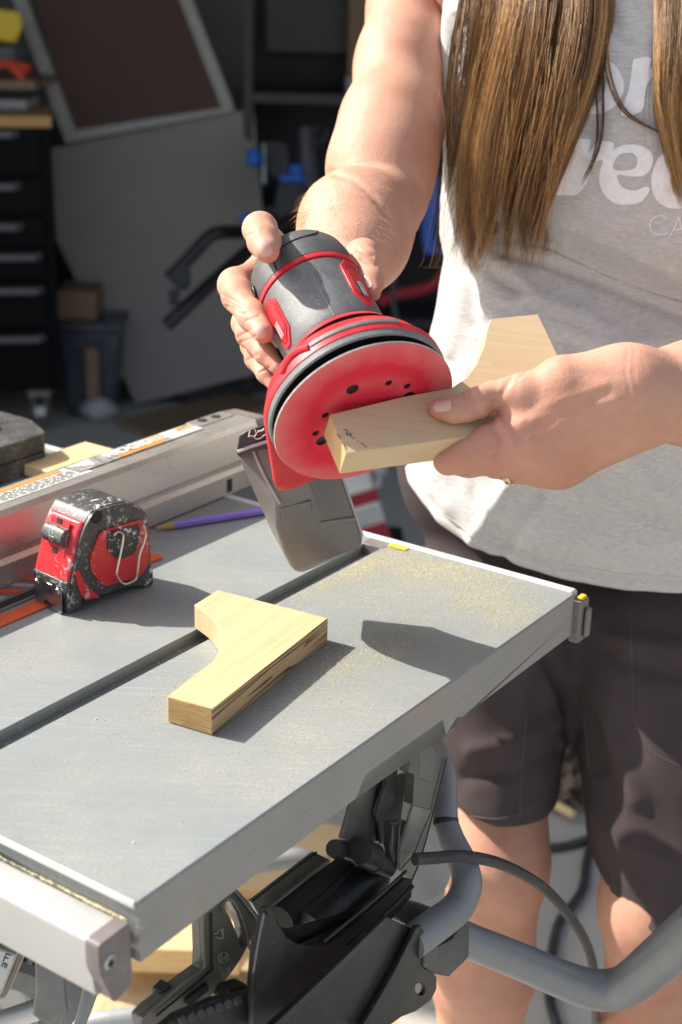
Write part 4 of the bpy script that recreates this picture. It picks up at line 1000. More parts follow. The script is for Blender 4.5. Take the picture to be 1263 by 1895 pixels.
for ln, am, wd in ([((448, 442), (470, 430)), -.0009, 3], [((410, 545), (440, 560)), -.0008, 2.6], [((415, 555), (446, 572)), -.0008, 2.6], [((420, 566), (452, 582)), -.0008, 2.6], [((455, 594), (480, 584)), -.0008, 2.6],
                   [((438, 625), (465, 610)), -.0007, 2.2], [((445, 634), (474, 622)), -.0007, 2.2], [((455, 668), (478, 656)), -.0007, 2.2], [((480, 690), (498, 680)), -.0007, 2.2], [((662, 462), (690, 474)), -.0009, 3], [((668, 480), (697, 492)), -.0008, 2.6]):
    v = crease(v, nrm, p2, ln, am, wd, 1.05)
add_part(v, f); vR, fR = v, f; FL.append(flush(mproj(v), [((492, 470), 20, .8), ((482, 412), 20, .5), ((488, 618), 18, .8), ((425, 538), 24, .6), ((515, 682), 16, .8), ((455, 605), 20, .5), ((505, 712), 14, .8), ((462, 652), 18, .5), ((690, 535), 22, .7), ((672, 470), 22, .4)]))
# ---------------- left forearm and hand (the one with the wood)
def hd(x, y): return float((PPL(x, y, hp0, hn)-CAM) @ _fw)
D0 = hd(960, 780)
S2 = SDF((.02, .70, .985), (.27, 1.06, 1.20), .0012)
DH = D0-.010
def B(x, y, dd, r): return (P(x, y, DH+dd), R_(r, DH+dd))
for a, b, k in ((B(1290, 728, .03, 88), B(1165, 735, .004, 77), .02), (B(1500, 735, .10, 112), B(1290, 728, .03, 88), .02),
             (B(1160, 712, .004, 58), B(1045, 708, -.004, 50), .02), (B(1150, 712, .004, 50), B(965, 730, .000, 32), .016), (B(1160, 728, .004, 62), B(975, 800, .000, 41), .02),
             (B(1160, 745, .006, 62), B(992, 830, .006, 42), .02), (B(1160, 755, .010, 60), B(1015, 852, .016, 40), .02), (B(1165, 765, .014, 50), B(1042, 858, .026, 35), .02)):
    S2.cone(a[0], b[0], a[1], b[1], k)
def Hh(x, y, off, r):                                # point resting on the wood face
    d = hd(x, y); rr = R_(r, d); return (PPL(x, y, hp0+hn*(rr+off), hn), rr)
S2.chain([B(965, 728, -.002, 34), Hh(912, 731, .005, 25), Hh(884, 745, .002, 28.5), Hh(862, 754, .000, 27), Hh(838, 759, -.001, 25), Hh(812, 758, -.002, 19)], .0015, .008)      # thumb
S2.chain([B(955, 812, .000, 46), B(905, 828, -.004, 41), B(856, 845, -.004, 31), B(830, 853, -.001, 27), B(836, 851, .014, 26), B(855, 840, .034, 23)], .0015, .008)            # index
S2.chain([B(992, 830, .006, 40), B(920, 848, .010, 31), B(868, 858, .014, 24), B(862, 850, .03, 22), B(880, 838, .046, 20)], .006, .012)                 # middle
S2.chain([B(1015, 852, .016, 38), B(950, 866, .026, 25), B(915, 862, .036, 20), B(925, 845, .05, 18)], .006, .012)      # ring finger
S2.chain([B(1042, 858, .026, 34), B(985, 868, .040, 21), B(950, 862, .050, 18), B(960, 845, .06, 16)], .006, .012)      # little finger
v, f = S2.mesh(); v = relax(v, f, 4, .5)
nrm = vnormals(v, f); p2 = mproj(v); v = v+nrm*(.0003*vnoise(v, 260, 21)+.0003*vnoise(v, 120, 22))[:, None]
for ln, am, wd in ([((952, 790), (1010, 752), (1120, 712)), .0006, 10], [((985, 825), (1050, 778), (1140, 740)), .0006, 10], [((968, 806), (1030, 762), (1120, 728)), -.0004, 8], [((1070, 830), (1110, 790), (1180, 770)), .0008, 6], [((1162, 650), (1158, 690), (1166, 730)), -.0003, 4], [((1174, 650), (1172, 690), (1180, 720)), -.0002, 4], [((925, 783), (940, 800), (950, 825)), .0012, 10], [((860, 722), (866, 740), (863, 752)), -.0009, 4], [((870, 722), (876, 738), (873, 748)), -.0009, 3], [((948, 694), (932, 726), (908, 756)), -.0010, 6], [((905, 758), (918, 800), (935, 815)), -.0007, 6], [((912, 770), (930, 790)), .0008, 8],
                   [((928, 815), (924, 836), (900, 846)), -.0012, 5], [((958, 700), (972, 690)), -.0007, 4], [((990, 778), (1030, 762)), .0007, 9], [((900, 850), (870, 862), (835, 866)), -.0006, 4]):
    v = crease(v, nrm, p2, ln, am, wd)
add_part(v, f); vL, fL = v, f; FL.append(flush(mproj(v), [((805, 765), 34, .9), ((868, 738), 22, .6), ((825, 855), 34, .8), ((925, 790), 40, .7), ((912, 850), 30, .5), ((1000, 800), 50, .35), ((1165, 690), 40, .25)]))
# ---------------- torso, head, legs (coarser; mostly under the clothes)
S3 = SDF((-.05, .88, .0), (.66, 1.66, 1.80), .0075)
S3.cone((.21, 1.42, 1.36), (.36, 1.42, 1.36), .075, .075, .05); S3.cone((.285, 1.40, 1.28), (.285, 1.41, 1.10), .115, .10, .06, ((0, 1, 0), .8)); S3.cone((.22, 1.44, .92), (.34, 1.44, .92), .085, .085, .06)
S3.cone((.285, 1.42, 1.10), (.285, 1.43, .92), .095, .09, .06)
S3.cone((.285, 1.43, 1.38), (.285, 1.42, 1.52), .058, .055, .03)
S3.cone((.47, 1.42, 1.36), (.50, 1.40, 1.24), .05, .042, .03); S3.cone((.36, 1.42, 1.37), (.47, 1.42, 1.36), .06, .052, .04); S3.cone((.12, 1.42, 1.37), (.21, 1.42, 1.37), .052, .06, .04)
S3.cone((.50, 1.40, 1.24), (.50, 1.26, 1.13), .044, .040, .03); S3.cone((.50, 1.26, 1.13), P(1500, 735, DH+.10), .042, R_(112, DH+.10), .02); S3.cone(P(1500, 735, DH+.10), P(1310, 728, DH+.035), R_(112, DH+.10), R_(89, DH+.035), .02)
# head
hc = np.array((.285, 1.37, 1.63)); S3.cone(hc+(0, .02, .03), hc+(0, .0, -.03), .085, .075, .03); S3.cone(hc+(0, -.02, -.05), hc+(0, -.055, -.085), .06, .035, .03)
S3.cone(hc+(0, -.085, .0), hc+(0, -.108, -.035), .010, .014, .015)
for sx_ in (-1, 1):
    S3.cone(hc+(.03*sx_, -.07, .012), hc+(.032*sx_, -.072, .012), .016, .016, .01); S3.cone(hc+(.083*sx_, .01, -.01), hc+(.086*sx_, .015, .02), .016, .02, .01)
S3.cone(hc+(-.02, -.083, -.066), hc+(.02, -.083, -.066), .010, .010, .012)
def leg(hip, knee, calf, ankle, toe, r):
    S3.cone(hip, knee, r[0], r[1], .05); S3.cone(knee, calf, r[1], r[2], .03); S3.cone(calf, ankle, r[2], r[3], .03)
    S3.cone(ankle, (ankle[0], ankle[1]+.03, .045), r[3], .04, .02); S3.cone((ankle[0], ankle[1]+.02, .045), toe, .042, .03, .02)
LH, LK = (.19, 1.42, .80), P(905, 1610, 1.50)
def LG(x, y, d): return np.array(P(x, y, d))
leg((.19, 1.45, .82), LG(922, 1600, 1.50), LG(893, 1790, 1.58), LG(880, 2130, 1.72), (.10, 1.33, .03), (.06, .048, .054, .036))
leg((.37, 1.43, .82), LG(1225, 1680, 1.455), LG(1220, 1860, 1.545), LG(1215, 2230, 1.64), (.30, 1.12, .03), (.08, .058, .058, .037))
v, f = S3.mesh(); v = relax(v, f, 1, .4); add_part(v, f); FL.append(np.zeros(len(v)))
me = np_mesh('body', np.concatenate(parts_v), np.concatenate(parts_f))
at_ = me.attributes.new('flush', 'FLOAT', 'POINT'); at_.data.foreach_set('value', np.concatenate(FL).astype(np.float32))
body_ob = finish_me('body', me, M['skin'], person, True, 180)
# ---------------- nails
bR, bL = bvh_of(vR, fR), bvh_of(vL, fL)
def cast(bv, x, y):
    r = rayd(x, y); hit = bv.ray_cast(V(CAM), V(r/np.linalg.norm(r))); return hit[0], hit[1]
def nail(bv, cx_, cy_, ang, lx, ly, name='fingernail', lift=.0004):
    bm = new_bm(); rows = []
    ca, sa = cos(ang), sin(ang)
    N = 7
    for i in range(N):
        row = []
        t = -1+2*i/(N-1); hw = ly*min(1, .62+.5*sqrt(max(0, 1-t*t)))*(1 if t < .9 else .8)
        for j in range(N):
            s_ = -1+2*j/(N-1); x = cx_+ca*t*lx-sa*s_*hw; y = cy_+sa*t*lx+ca*s_*hw
            p, n_ = cast(bv, x, y)
            if p is None: p, n_ = rows[-1][j] if rows else (V(P(x, y, 1.0)), V(-_fw))
            row.append((p, n_))
        rows.append(row)
    vs = [[bm.verts.new(p+n_*(lift+.0004*(1-abs(-1+2*j/(N-1))**2))) for j, (p, n_) in enumerate(r)] for r in rows]
    for i in range(N-1):
        for j in range(N-1): bm.faces.new((vs[i][j], vs[i+1][j], vs[i+1][j+1], vs[i][j+1]))
    finish(name, bm, M['nail'], person, angle=180)
nail(bR, 491, 461, radians(75), 14, 12); nail(bR, 481, 612, radians(52), 14, 9); nail(bR, 514, 678, radians(48), 9, 6); nail(bR, 681, 522, radians(70), 12, 7)
nail(bL, 820, 752, radians(172), 16, 10)
# ---------------- finger ring
M['gold'] = simple('ring_gold', (.75, .55, .32), .2, 1)
bm = new_bm(); c_ = P(948, 873, DH+.022); a_ = P(915, 862, DH+.036)-P(950, 866, DH+.026); a_ /= np.linalg.norm(a_); s_ = np.cross(a_, _fw); s_ /= np.linalg.norm(s_); t_ = np.cross(a_, s_)
fr = Fr(c_, s_, t_, a_); rr = R_(21, D0); lathe(bm, fr, [(rr+.0002, -.0022), (rr+.0016, -.0016), (rr+.0018, .0016), (rr+.0002, .0022)], 40); finish('finger_ring', bm, M['gold'], person)
# ================================================================== TEE SHIRT
def xl(px, py): return PY(px, py, PCY)
left = [xl(*q) for q in ((822, -120), (820, 0), (815, 140), (820, 250), (815, 340), (814, 430), (822, 480), (800, 590), (778, 680), (758, 780), (748, 870), (752, 930), (768, 985))]
lz = np.array([p[2] for p in left])[::-1]; lx_ = np.array([p[0] for p in left])[::-1]
lz = np.concatenate([[.70], lz]); lx_ = np.concatenate([[lx_[0]], lx_])
fy = [(.70, 1.252), (.80, 1.244), (.88, 1.222), (.94, 1.208), (.99, 1.206), (1.02, 1.214), (1.05, 1.231), (1.08, 1.256), (1.104, 1.282), (1.118, 1.296), (1.13, 1.288), (1.146, 1.250), (1.165, 1.237), (1.22, 1.232), (1.27, 1.240), (1.32, 1.26), (1.37, 1.30), (1.42, 1.34)]
fyz, fyy = np.array([p[0] for p in fy]), np.array([p[1] for p in fy])
NT, NS = 420, 300
th = np.linspace(0, 2*pi, NT, endpoint=False)
def shirt_point(t, z):
    XL = np.interp(z, lz, lx_); a = PCX-XL
    ct, st = np.cos(t), np.sin(t)
    e = 2/2.02
    x = PCX+a*np.sign(ct)*np.abs(ct)**e
    ux = np.sign(st)*np.abs(st)**e
    zf = z+.36*(x-PCX+.06)*np.exp(-((z-1.11)/.12)**2)        # the fold runs down to the right
    fl = 1/(1+np.exp(-(x-.125)/.016))                      # and fades out at the left
    yf = np.interp(zf, fyz, fyy); ys = np.interp(zf, [.7, .9, 1.0, 1.1, 1.2, 1.4], [1.252, 1.222, 1.210, 1.230, 1.236, 1.33])
    yf = yf*fl+ys*(1-fl)
    yb = np.interp(z, [.7, .9, 1.1, 1.3, 1.42], [1.545, 1.55, 1.515, 1.53, 1.49])
    y = np.where(ux < 0, PCY+(PCY-yf)*ux, PCY+(yb-PCY)*ux)
    return x, y
hemz_px = [(770, 880), (790, 945), (825, 990), (870, 1020), (950, 1052), (1064, 1074), (1263, 1095)]
hx, hz_ = [], []
for (x_, y_), yy in zip(hemz_px, (1.36, 1.315, 1.28, 1.262, 1.25, 1.243, 1.24)):
    p = PY(x_, y_, yy); hx.append(p[0]); hz_.append(p[2])
s_ = np.linspace(0, 1, NS)
Tm, Sm = np.meshgrid(th, s_)
x0, y0 = shirt_point(th, np.full(NT, .85)); front = y0 < PCY
hem = np.where(front, np.interp(x0, hx, hz_), hz_[0])
hem = np.convolve(np.concatenate([hem[-12:], hem, hem[:12]]), np.ones(25)/25, 'valid')
Zm = hem[None, :]+(1.425-hem[None, :])*Sm
X, Y = shirt_point(Tm, Zm)
# shoulders: close in towards the neck at the very top
top_ = np.clip((Zm-1.36)/.065, 0, 1)**2; X = X+(PCX-X)*top_*.45; Y = Y+(PCY+.03-Y)*top_*.45
sv = np.stack([X, Y, Zm], -1).reshape(-1, 3)
ii, jj = np.meshgrid(np.arange(NS-1), np.arange(NT), indexing='ij')
sf = np.stack([ii*NT+jj, ii*NT+(jj+1) % NT, (ii+1)*NT+(jj+1) % NT, (ii+1)*NT+jj], -1).reshape(-1, 4)
nr = vnormals(sv, sf); nr *= np.sign((nr*(sv-np.array([PCX, PCY, 0]))*np.array([1, 1, 0])).sum(1).mean())
pp = mproj(sv); fr_ = np.clip(-(nr @ _fw)*4, 0, 1)
dsp = .0050*vnoise(sv, 20, 1)+.0030*vnoise(sv*np.array([1, 1, .7]), 52, 2)+.0012*vnoise(sv, 120, 3)
folds = [([(900, 470), (950, 500), (985, 540), (960, 565), (905, 560)], .004, 14), ([(905, 560), (940, 575), (1000, 566)], -.004, 10), ([(880, 490), (930, 520), (960, 535)], -.005, 9), ([(1000, 560), (1060, 575), (1120, 610)], .004, 16),
         ([(930, 470), (1000, 484), (1090, 515), (1180, 550), (1270, 590)], -.006, 9), ([(1000, 470), (1100, 500), (1200, 545), (1270, 575)], .005, 16), ([(825, 470), (850, 520), (850, 580), (830, 650)], .005, 14), ([(835, 470), (870, 520), (880, 600)], -.004, 12),
         ([(1000, 420), (1090, 460), (1200, 480)], .003, 18), ([(1080, 300), (1180, 430), (1263, 520)], -.003, 22), ([(1040, 610), (1120, 640), (1200, 640)], .004, 18), ([(770, 800), (800, 900), (880, 985)], .006, 18), ([(800, 800), (840, 900), (930, 990)], -.006, 20),
         ([(900, 930), (1000, 990), (1150, 1030)], .004, 22), ([(1000, 930), (1100, 960), (1250, 975)], -.004, 24), ([(1150, 820), (1200, 900), (1263, 940)], .006, 20), ([(1090, 880), (1160, 940), (1263, 985)], -.005, 16), ([(900, 600), (870, 700), (850, 800)], -.004, 14), ([(940, 900), (900, 960), (880, 1000)], .005, 14), ([(1010, 900), (960, 980), (930, 1030)], -.004, 14), ([(1060, 640), (1160, 690), (1263, 640)], -.004, 14), ([(1000, 120), (1060, 230), (1100, 300)], .004, 16), ([(1263, 330), (1200, 430), (1120, 470)], -.004, 16), ([(1130, 480), (1190, 510), (1263, 530)], .004, 12), ([(1120, 0), (1150, 60), (1230, 80)], -.004, 14), ([(825, 30), (830, 150), (826, 300)], .005, 8), ([(838, 30), (842, 150), (836, 320)], -.005, 8)]
for ln, am, wd in folds: dsp += am*np.exp(-(polydist(pp, ln)/wd)**2)*fr_
hemroll = np.exp(-((Sm.reshape(-1)-.022)/.006)**2); dsp -= .0022*hemroll*np.ones(len(dsp)); dsp += .0012*np.exp(-((Sm.reshape(-1)-.010)/.010)**2)
sv2 = sv+nr*dsp[:, None]
inn = sv2-nr*.0022
f_in = sf[:, ::-1]+len(sv2)
rim = np.stack([np.arange(NT), len(sv2)+np.arange(NT), len(sv2)+(np.arange(NT)+1) % NT, (np.arange(NT)+1) % NT], -1)
def shirt_mat():
    m = MB('heather_jersey'); co = m.coords()
    a = m.noise(m.coords((150, 150, 800)), 1, 4, .6); b = m.noise(m.coords((500, 500, 1400)), 1, 3, .6); c_ = m.noise(co, 18, 4)
    c = m.mix(m.ramp(a, .36, .68), (.48, .468, .46), (.65, .635, .61)); c = m.mix(m.math('MULTIPLY', m.ramp(b, .52, .7), .35), c, (.40, .385, .39))
    c = m.mix(m.math('MULTIPLY', m.ramp(c_, .5, .7), .15), c, (.7, .68, .63))
    st = m.ramp(m.noise(co, 55, 2), .74, .78); c = m.mix(m.math('MULTIPLY', st, .35), c, (.3, .3, .32))
    m.set(color=c, rough=.9, spec=.15, sheen=.25); m.bump(b, .5, .0006); m.bump(a, .25, .0008); return m.m
M['jersey'] = shirt_mat()
me = np_mesh('shirt', np.concatenate([sv2, inn]), np.concatenate([sf, f_in, rim]))
shirt = finish_me('tee_shirt', me, M['jersey'], person, True, 180)
_PW[shirt.name] = Matrix.Identity(4)
bS = bvh_of(sv2, sf)
# hem stitching
bm = new_bm(); row = int(.030*NS); pts = [sv2[row*NT+j]+nr[row*NT+j]*.0002 for j in range(0, NT) if sv2[row*NT+j][1] < PCY+.01]
k0 = next((i for i in range(1, len(pts)) if np.linalg.norm(pts[i]-pts[i-1]) > .05), 0); pts = pts[k0:]+pts[:k0]
tube(bm, pts, .0006, 4); finish('hem_stitch', bm, M['jersey'], shirt)
# ------------------------------------------------------------------ print on the tee: letters drawn as outlines, laid on the cloth
M['print'] = simple('white_print', (.88, .87, .88), .7, 0, .06, 200, .3, 900)
def on_shirt(x, y, lift=.0007):
    p, n_ = cast(bS, x, y)
    if p is None: return None
    if n_.dot(V(-_fw)) < 0: n_ = -n_
    return p+n_*lift
def letter(outer, inners, name):
    bm = new_bm(); es = []
    for k, lp in enumerate([outer]+inners):
        pts = [q[:2] for q in catmull(list(lp)+[lp[0]], 6)[:-1]] if len(lp) > 5 else lp
        vs = [bm.verts.new((float(x), float(y), 0)) for x, y in pts]; es += [bm.edges.new((vs[i], vs[(i+1) % len(vs)])) for i in range(len(vs))]
    bmesh.ops.triangle_fill(bm, use_beauty=True, edges=es)
    for _ in range(3):
        lng = [e for e in bm.edges if (e.verts[0].co-e.verts[1].co).length > 6]
        if not lng: break
        bmesh.ops.subdivide_edges(bm, edges=lng, cuts=1); bmesh.ops.triangulate(bm, faces=bm.faces[:])
    bad = []
    for v_ in bm.verts:
        p = on_shirt(v_.co.x, v_.co.y)
        if p is None: bad.append(v_)
        else: v_.co = p
    bmesh.ops.delete(bm, geom=bad, context='VERTS')
    finish(name, bm, M['print'], shirt, angle=180)
def sharp(poly, n=3): return poly
ltr_r = [(1056, 258), (1075, 257), (1093, 260), (1090, 282), (1108, 262), (1128, 262), (1137, 268), (1128, 300), (1108, 296), (1094, 318), (1082, 345), (1066, 361), (1046, 360), (1030, 359), (1040, 320), (1050, 290)]
letter(ltr_r, [], 'print_letter')
e_o = [(1190, 270), (1207, 285), (1206, 310), (1190, 325), (1165, 326), (1143, 324), (1152, 345), (1175, 352), (1196, 345), (1203, 352), (1188, 372), (1165, 378), (1135, 374), (1114, 352), (1110, 322), (1120, 292), (1145, 272), (1168, 267)]
letter(e_o, [[(1172, 283), (1180, 295), (1176, 310), (1158, 315), (1137, 313), (1138, 298), (1150, 285)]], 'print_letter')
c_o = [(1250, 274), (1275, 272), (1300, 280), (1310, 320), (1300, 370), (1270, 384), (1240, 385), (1217, 372), (1206, 345), (1210, 310), (1226, 285)]
letter(c_o, [[(1262, 292), (1275, 300), (1275, 350), (1262, 364), (1246, 355), (1243, 325), (1250, 300)]], 'print_letter')
o_o = [(1110, 108), (1135, 118), (1152, 145), (1154, 170), (1140, 195), (1118, 208), (1090, 212), (1066, 202), (1056, 180), (1062, 150), (1078, 122), (1095, 108)]
letter(o_o, [[(1112, 128), (1122, 145), (1120, 170), (1108, 192), (1092, 196), (1086, 180), (1090, 155), (1100, 132)]], 'print_letter')
n_o = [(1172, 110), (1198, 106), (1206, 112), (1202, 128), (1222, 108), (1245, 104), (1262, 112), (1262, 140), (1252, 200), (1222, 200), (1228, 150), (1226, 134), (1210, 140), (1196, 165), (1188, 205), (1150, 212), (1164, 165)]
letter(n_o, [], 'print_letter')
def thin(strokes, name):
    bm = new_bm()
    for st in strokes:
        pts = [on_shirt(q[0], q[1], .0005) for q in catmull(st, 5)]; pts = [p for p in pts if p is not None]
        if len(pts) > 2: tube(bm, pts, .0006, 5)
    finish(name, bm, M['print'], shirt)
thin([[(1236, 404), (1222, 398), (1206, 406), (1204, 420), (1212, 432), (1230, 433), (1238, 428)]], 'print_letter')
thin([[(1240, 436), (1250, 418), (1256, 402), (1260, 418), (1268, 436)], [(1246, 424), (1255, 424), (1264, 422)]], 'print_letter')

# ================================================================== SHORTS
S4 = SDF((-.06, 1.08, .38), (.68, 1.68, 1.02), .005)
fy_ = ((0, 1, 0), .86); S4.cone((.195, 1.415, .93), (.37, 1.415, .93), .135, .135, .06, fy_); S4.cone((.19, 1.415, .885), (.385, 1.41, .885), .120, .125, .05, fy_)
kL, kR = LG(916, 1490, 1.46), LG(1215, 1650, 1.345)
S4.cone(LG(915, 1150, 1.50), LG(926, 1350, 1.49), .104, .069, .02); S4.cone(LG(926, 1350, 1.49), LG(933, 1640, 1.485), .069, .047, .01)
S4.cone(LG(1215, 1150, 1.50), LG(1250, 1400, 1.475), .115, .097, .012); S4.cone(LG(1250, 1400, 1.475), LG(1276, 1860, 1.46), .097, .087, .01)
# hems: cut across the thighs
gx, gy, gz = np.meshgrid(*S4.ax, indexing='ij')
split = gx < P(1062, 1500, 1.40)[0]
x11 = LG(1110, 1690, 1.375); x11 = (x11[0], x11[2]); cutL = (LG(916, 1530, 1.44)[2]-gz)+.10*(gx-.15)*0; cutR = np.maximum(x11[1]-.55*(gx-x11[0]), x11[1]-.07)-gz
S4.v = np.maximum(S4.v, np.where(split, cutL, cutR)).astype(np.float32); S4.v = np.maximum(S4.v, (gz-.985)).astype(np.float32)
v, f = S4.mesh(); v = relax(v, f, 5, .5); nrm = vnormals(v, f); p2 = mproj(v); fc = np.clip(-(nrm @ _fw)*4, 0, 1)
d_ = .0045*vnoise(v*np.array([1, 1, .5]), 24, 11)+.0022*vnoise(v, 55, 12)
for ln, am, wd in (([(1010, 1215), (1050, 1290), (1060, 1360)], -.006, 10), ([(1064, 1130), (1100, 1180), (1263, 1200)], .006, 18), ([(1080, 1170), (1160, 1230), (1263, 1250)], -.005, 16), ([(1060, 1260), (1120, 1330), (1180, 1480)], .006, 18),
                   ([(1020, 1230), (1090, 1310), (1110, 1420)], -.005, 16), ([(870, 1390), (950, 1375), (1040, 1330)], .005, 14), ([(860, 1440), (960, 1430), (1035, 1390)], -.005, 14), ([(1100, 1500), (1160, 1560), (1263, 1600)], .004, 24), ([(1090, 1580), (1150, 1660), (1200, 1700)], -.004, 20),
                   ([(1000, 1250), (990, 1330), (960, 1380)], -.004, 14)): d_ += am*np.exp(-(polydist(p2, ln)/wd)**2)*fc
v = v+nrm*d_[:, None]
def shorts_mat():
    m = MB('shorts_twill'); co = m.coords()
    a = m.noise(co, 12, 4, .6); b = m.noise(m.coords((900, 900, 900)), 1, 3)
    c = m.mix(m.ramp(a, .35, .7), (.062, .048, .051), (.084, .066, .068)); c = m.mix(m.math('MULTIPLY', m.ramp(b, .5, .7), .35), c, (.09, .075, .075))
    m.set(color=c, rough=.95, spec=.08); m.bump(b, .6, .0007); return m.m
M['twill'] = shorts_mat()
shorts = finish_me('shorts', np_mesh('shorts', v, f), M['twill'], person, True, 180); _PW[shorts.name] = Matrix.Identity(4)
bP = bvh_of(v, f)
M['stitch'] = simple('stitch', (.105, .088, .09), .8)
def seam(px, r=.0006, name='seam'):
    pts = []
    for q in catmull(px, 6):
        p, n_ = cast(bP, q[0], q[1])
        if p is not None: pts.append(p+n_*.0003)
    pts = [p for i, p in enumerate(pts) if i == 0 or (p-pts[i-1]).length < .03]
    if len(pts) > 2:
        bm = new_bm(); tube(bm, pts, r, 5); finish(name, bm, M['stitch'], shorts)
seam([(1166, 1130), (1170, 1220), (1172, 1300), (1180, 1345), (1215, 1395), (1262, 1420)])
seam([(975, 1320), (966, 1420), (962, 1515)]); seam([(862, 1508), (920, 1515), (970, 1500), (1018, 1470)]); seam([(1095, 1640), (1120, 1690), (1160, 1725), (1185, 1735)])
seam([(1045, 1260), (1080, 1330), (1090, 1420)])

# ================================================================== HAIR
def hair_mat(name, c0, c1, r):
    m = MB(name); co = m.coords((700, 700, 14)); nz = m.noise(co, 1, 3)
    m.set(color=m.mix(m.ramp(nz, .3, .7), c0, c1), rough=r, spec=.22); return m.m
HM = [hair_mat('hair_dark', (.05, .026, .015), (.11, .06, .034), .4), hair_mat('hair_brown', (.24, .118, .052), (.40, .225, .105), .42), hair_mat('hair_gold', (.54, .31, .125), (.78, .50, .23), .42)]
rng = np.random.RandomState(5)
HV, HF, HI = [], [], []; hoff = 0
def strand(pts, r0, r1, mi):
    global hoff
    pts = np.array(pts); m_ = len(pts)
    tg = np.gradient(pts, axis=0); tg /= np.linalg.norm(tg, axis=1, keepdims=True)+1e-9
    s = np.cross(tg, np.array([.3, .9, .2])); s /= np.linalg.norm(s, axis=1, keepdims=True)+1e-9; b = np.cross(tg, s)
    r = np.linspace(1, 0, m_)**.6*(r0-r1)+r1
    ring = [pts+(s*cos(a)+b*sin(a))*r[:, None] for a in (0, 2.094, 4.189)]
    vv = np.stack(ring, 1).reshape(-1, 3); HV.append(vv)
    i = np.arange(m_-1)[:, None]*3
    for k in range(3):
        k2 = (k+1) % 3; HF.append(np.concatenate([i+k, i+k2, i+3+k2, i+3+k], 1)+hoff)
    HI.append(np.full(3*(m_-1), mi)); hoff += len(vv)
def lock(ctrl, n, depth, dspread, cols, tipvar=.18, rad=.00022, wave=3.0, seed=0, clumps=9):
    C = np.array([c[:2] for c in ctrl], float); Wd = np.array([c[2] for c in ctrl], float)
    tt = np.linspace(0, 1, len(ctrl)); cl = rng.uniform(-1, 1, clumps); clz = rng.uniform(-1, 1, clumps)
    cph = rng.uniform(0, 6.28, clumps); clen = rng.uniform(1-tipvar*1.3, 1.0, clumps)
    fine = catmull(np.concatenate([C, Wd[:, None]], 1), 6); fine = np.array(fine); ft = np.linspace(0, 1, len(fine))
    for q in range(n):
        k = rng.randint(clumps); off = rng.uniform(-1, 1); off = off*(1 if rng.rand() < .3 else .999); zz = rng.uniform(-1, 1)
        L_ = clen[k]*rng.uniform(.93, 1.02); ts = np.linspace(0, L_, 16)
        cx_ = np.interp(ts, ft, fine[:, 0]); cy_ = np.interp(ts, ft, fine[:, 1]); w_ = np.interp(ts, ft, fine[:, 2])
        pull = np.clip((ts-.15)/.7, 0, 1)*.85                           # strands gather into clumps towards the tips
        o = off*(1-pull)+(cl[k]+.16*rng.uniform(-1, 1))*pull
        fly = rng.normal()*(3.0 if rng.rand() < .12 else .7)
        x = cx_+o*w_+wave*np.sin(ts*7+cph[k])+fly*ts*ts*6
        z = depth(cy_) + dspread*((1-pull)*zz+pull*clz[k]) - .002*np.sin(ts*9+cph[k])
        e = (x-cx_)/np.maximum(w_, 1)
        z = z+.014*np.clip(e*e, 0, 1.6)
        strand([P(a, b_, c_) for a, b_, c_ in zip(x, cy_, z)], rad*rng.uniform(.8, 1.4), rad*.35, rng.choice(3, p=cols))
def shirt_depth(x, y):
    p, n_ = cast(bS, min(max(x, 850), 1250), max(y, 5))
    return float((np.array(p)-CAM) @ _fw) if p is not None else 1.25
dgrid = np.array([[shirt_depth(x, y) for x in np.linspace(830, 1330, 14)] for y in np.linspace(0, 500, 12)])
def dp(x, y):
    gx_ = np.clip((np.asarray(x)-830)/500*13, 0, 12.999); gy_ = np.clip(np.asarray(y)/500*11, 0, 10.999); i, j = gy_.astype(int), gx_.astype(int); a, b = gy_-i, gx_-j
    d = (dgrid[i, j]*(1-b)+dgrid[i, j+1]*b)*(1-a)+(dgrid[i+1, j]*(1-b)+dgrid[i+1, j+1]*b)*a
    return d+np.clip(-np.asarray(y)-0, 0, 400)*.0002
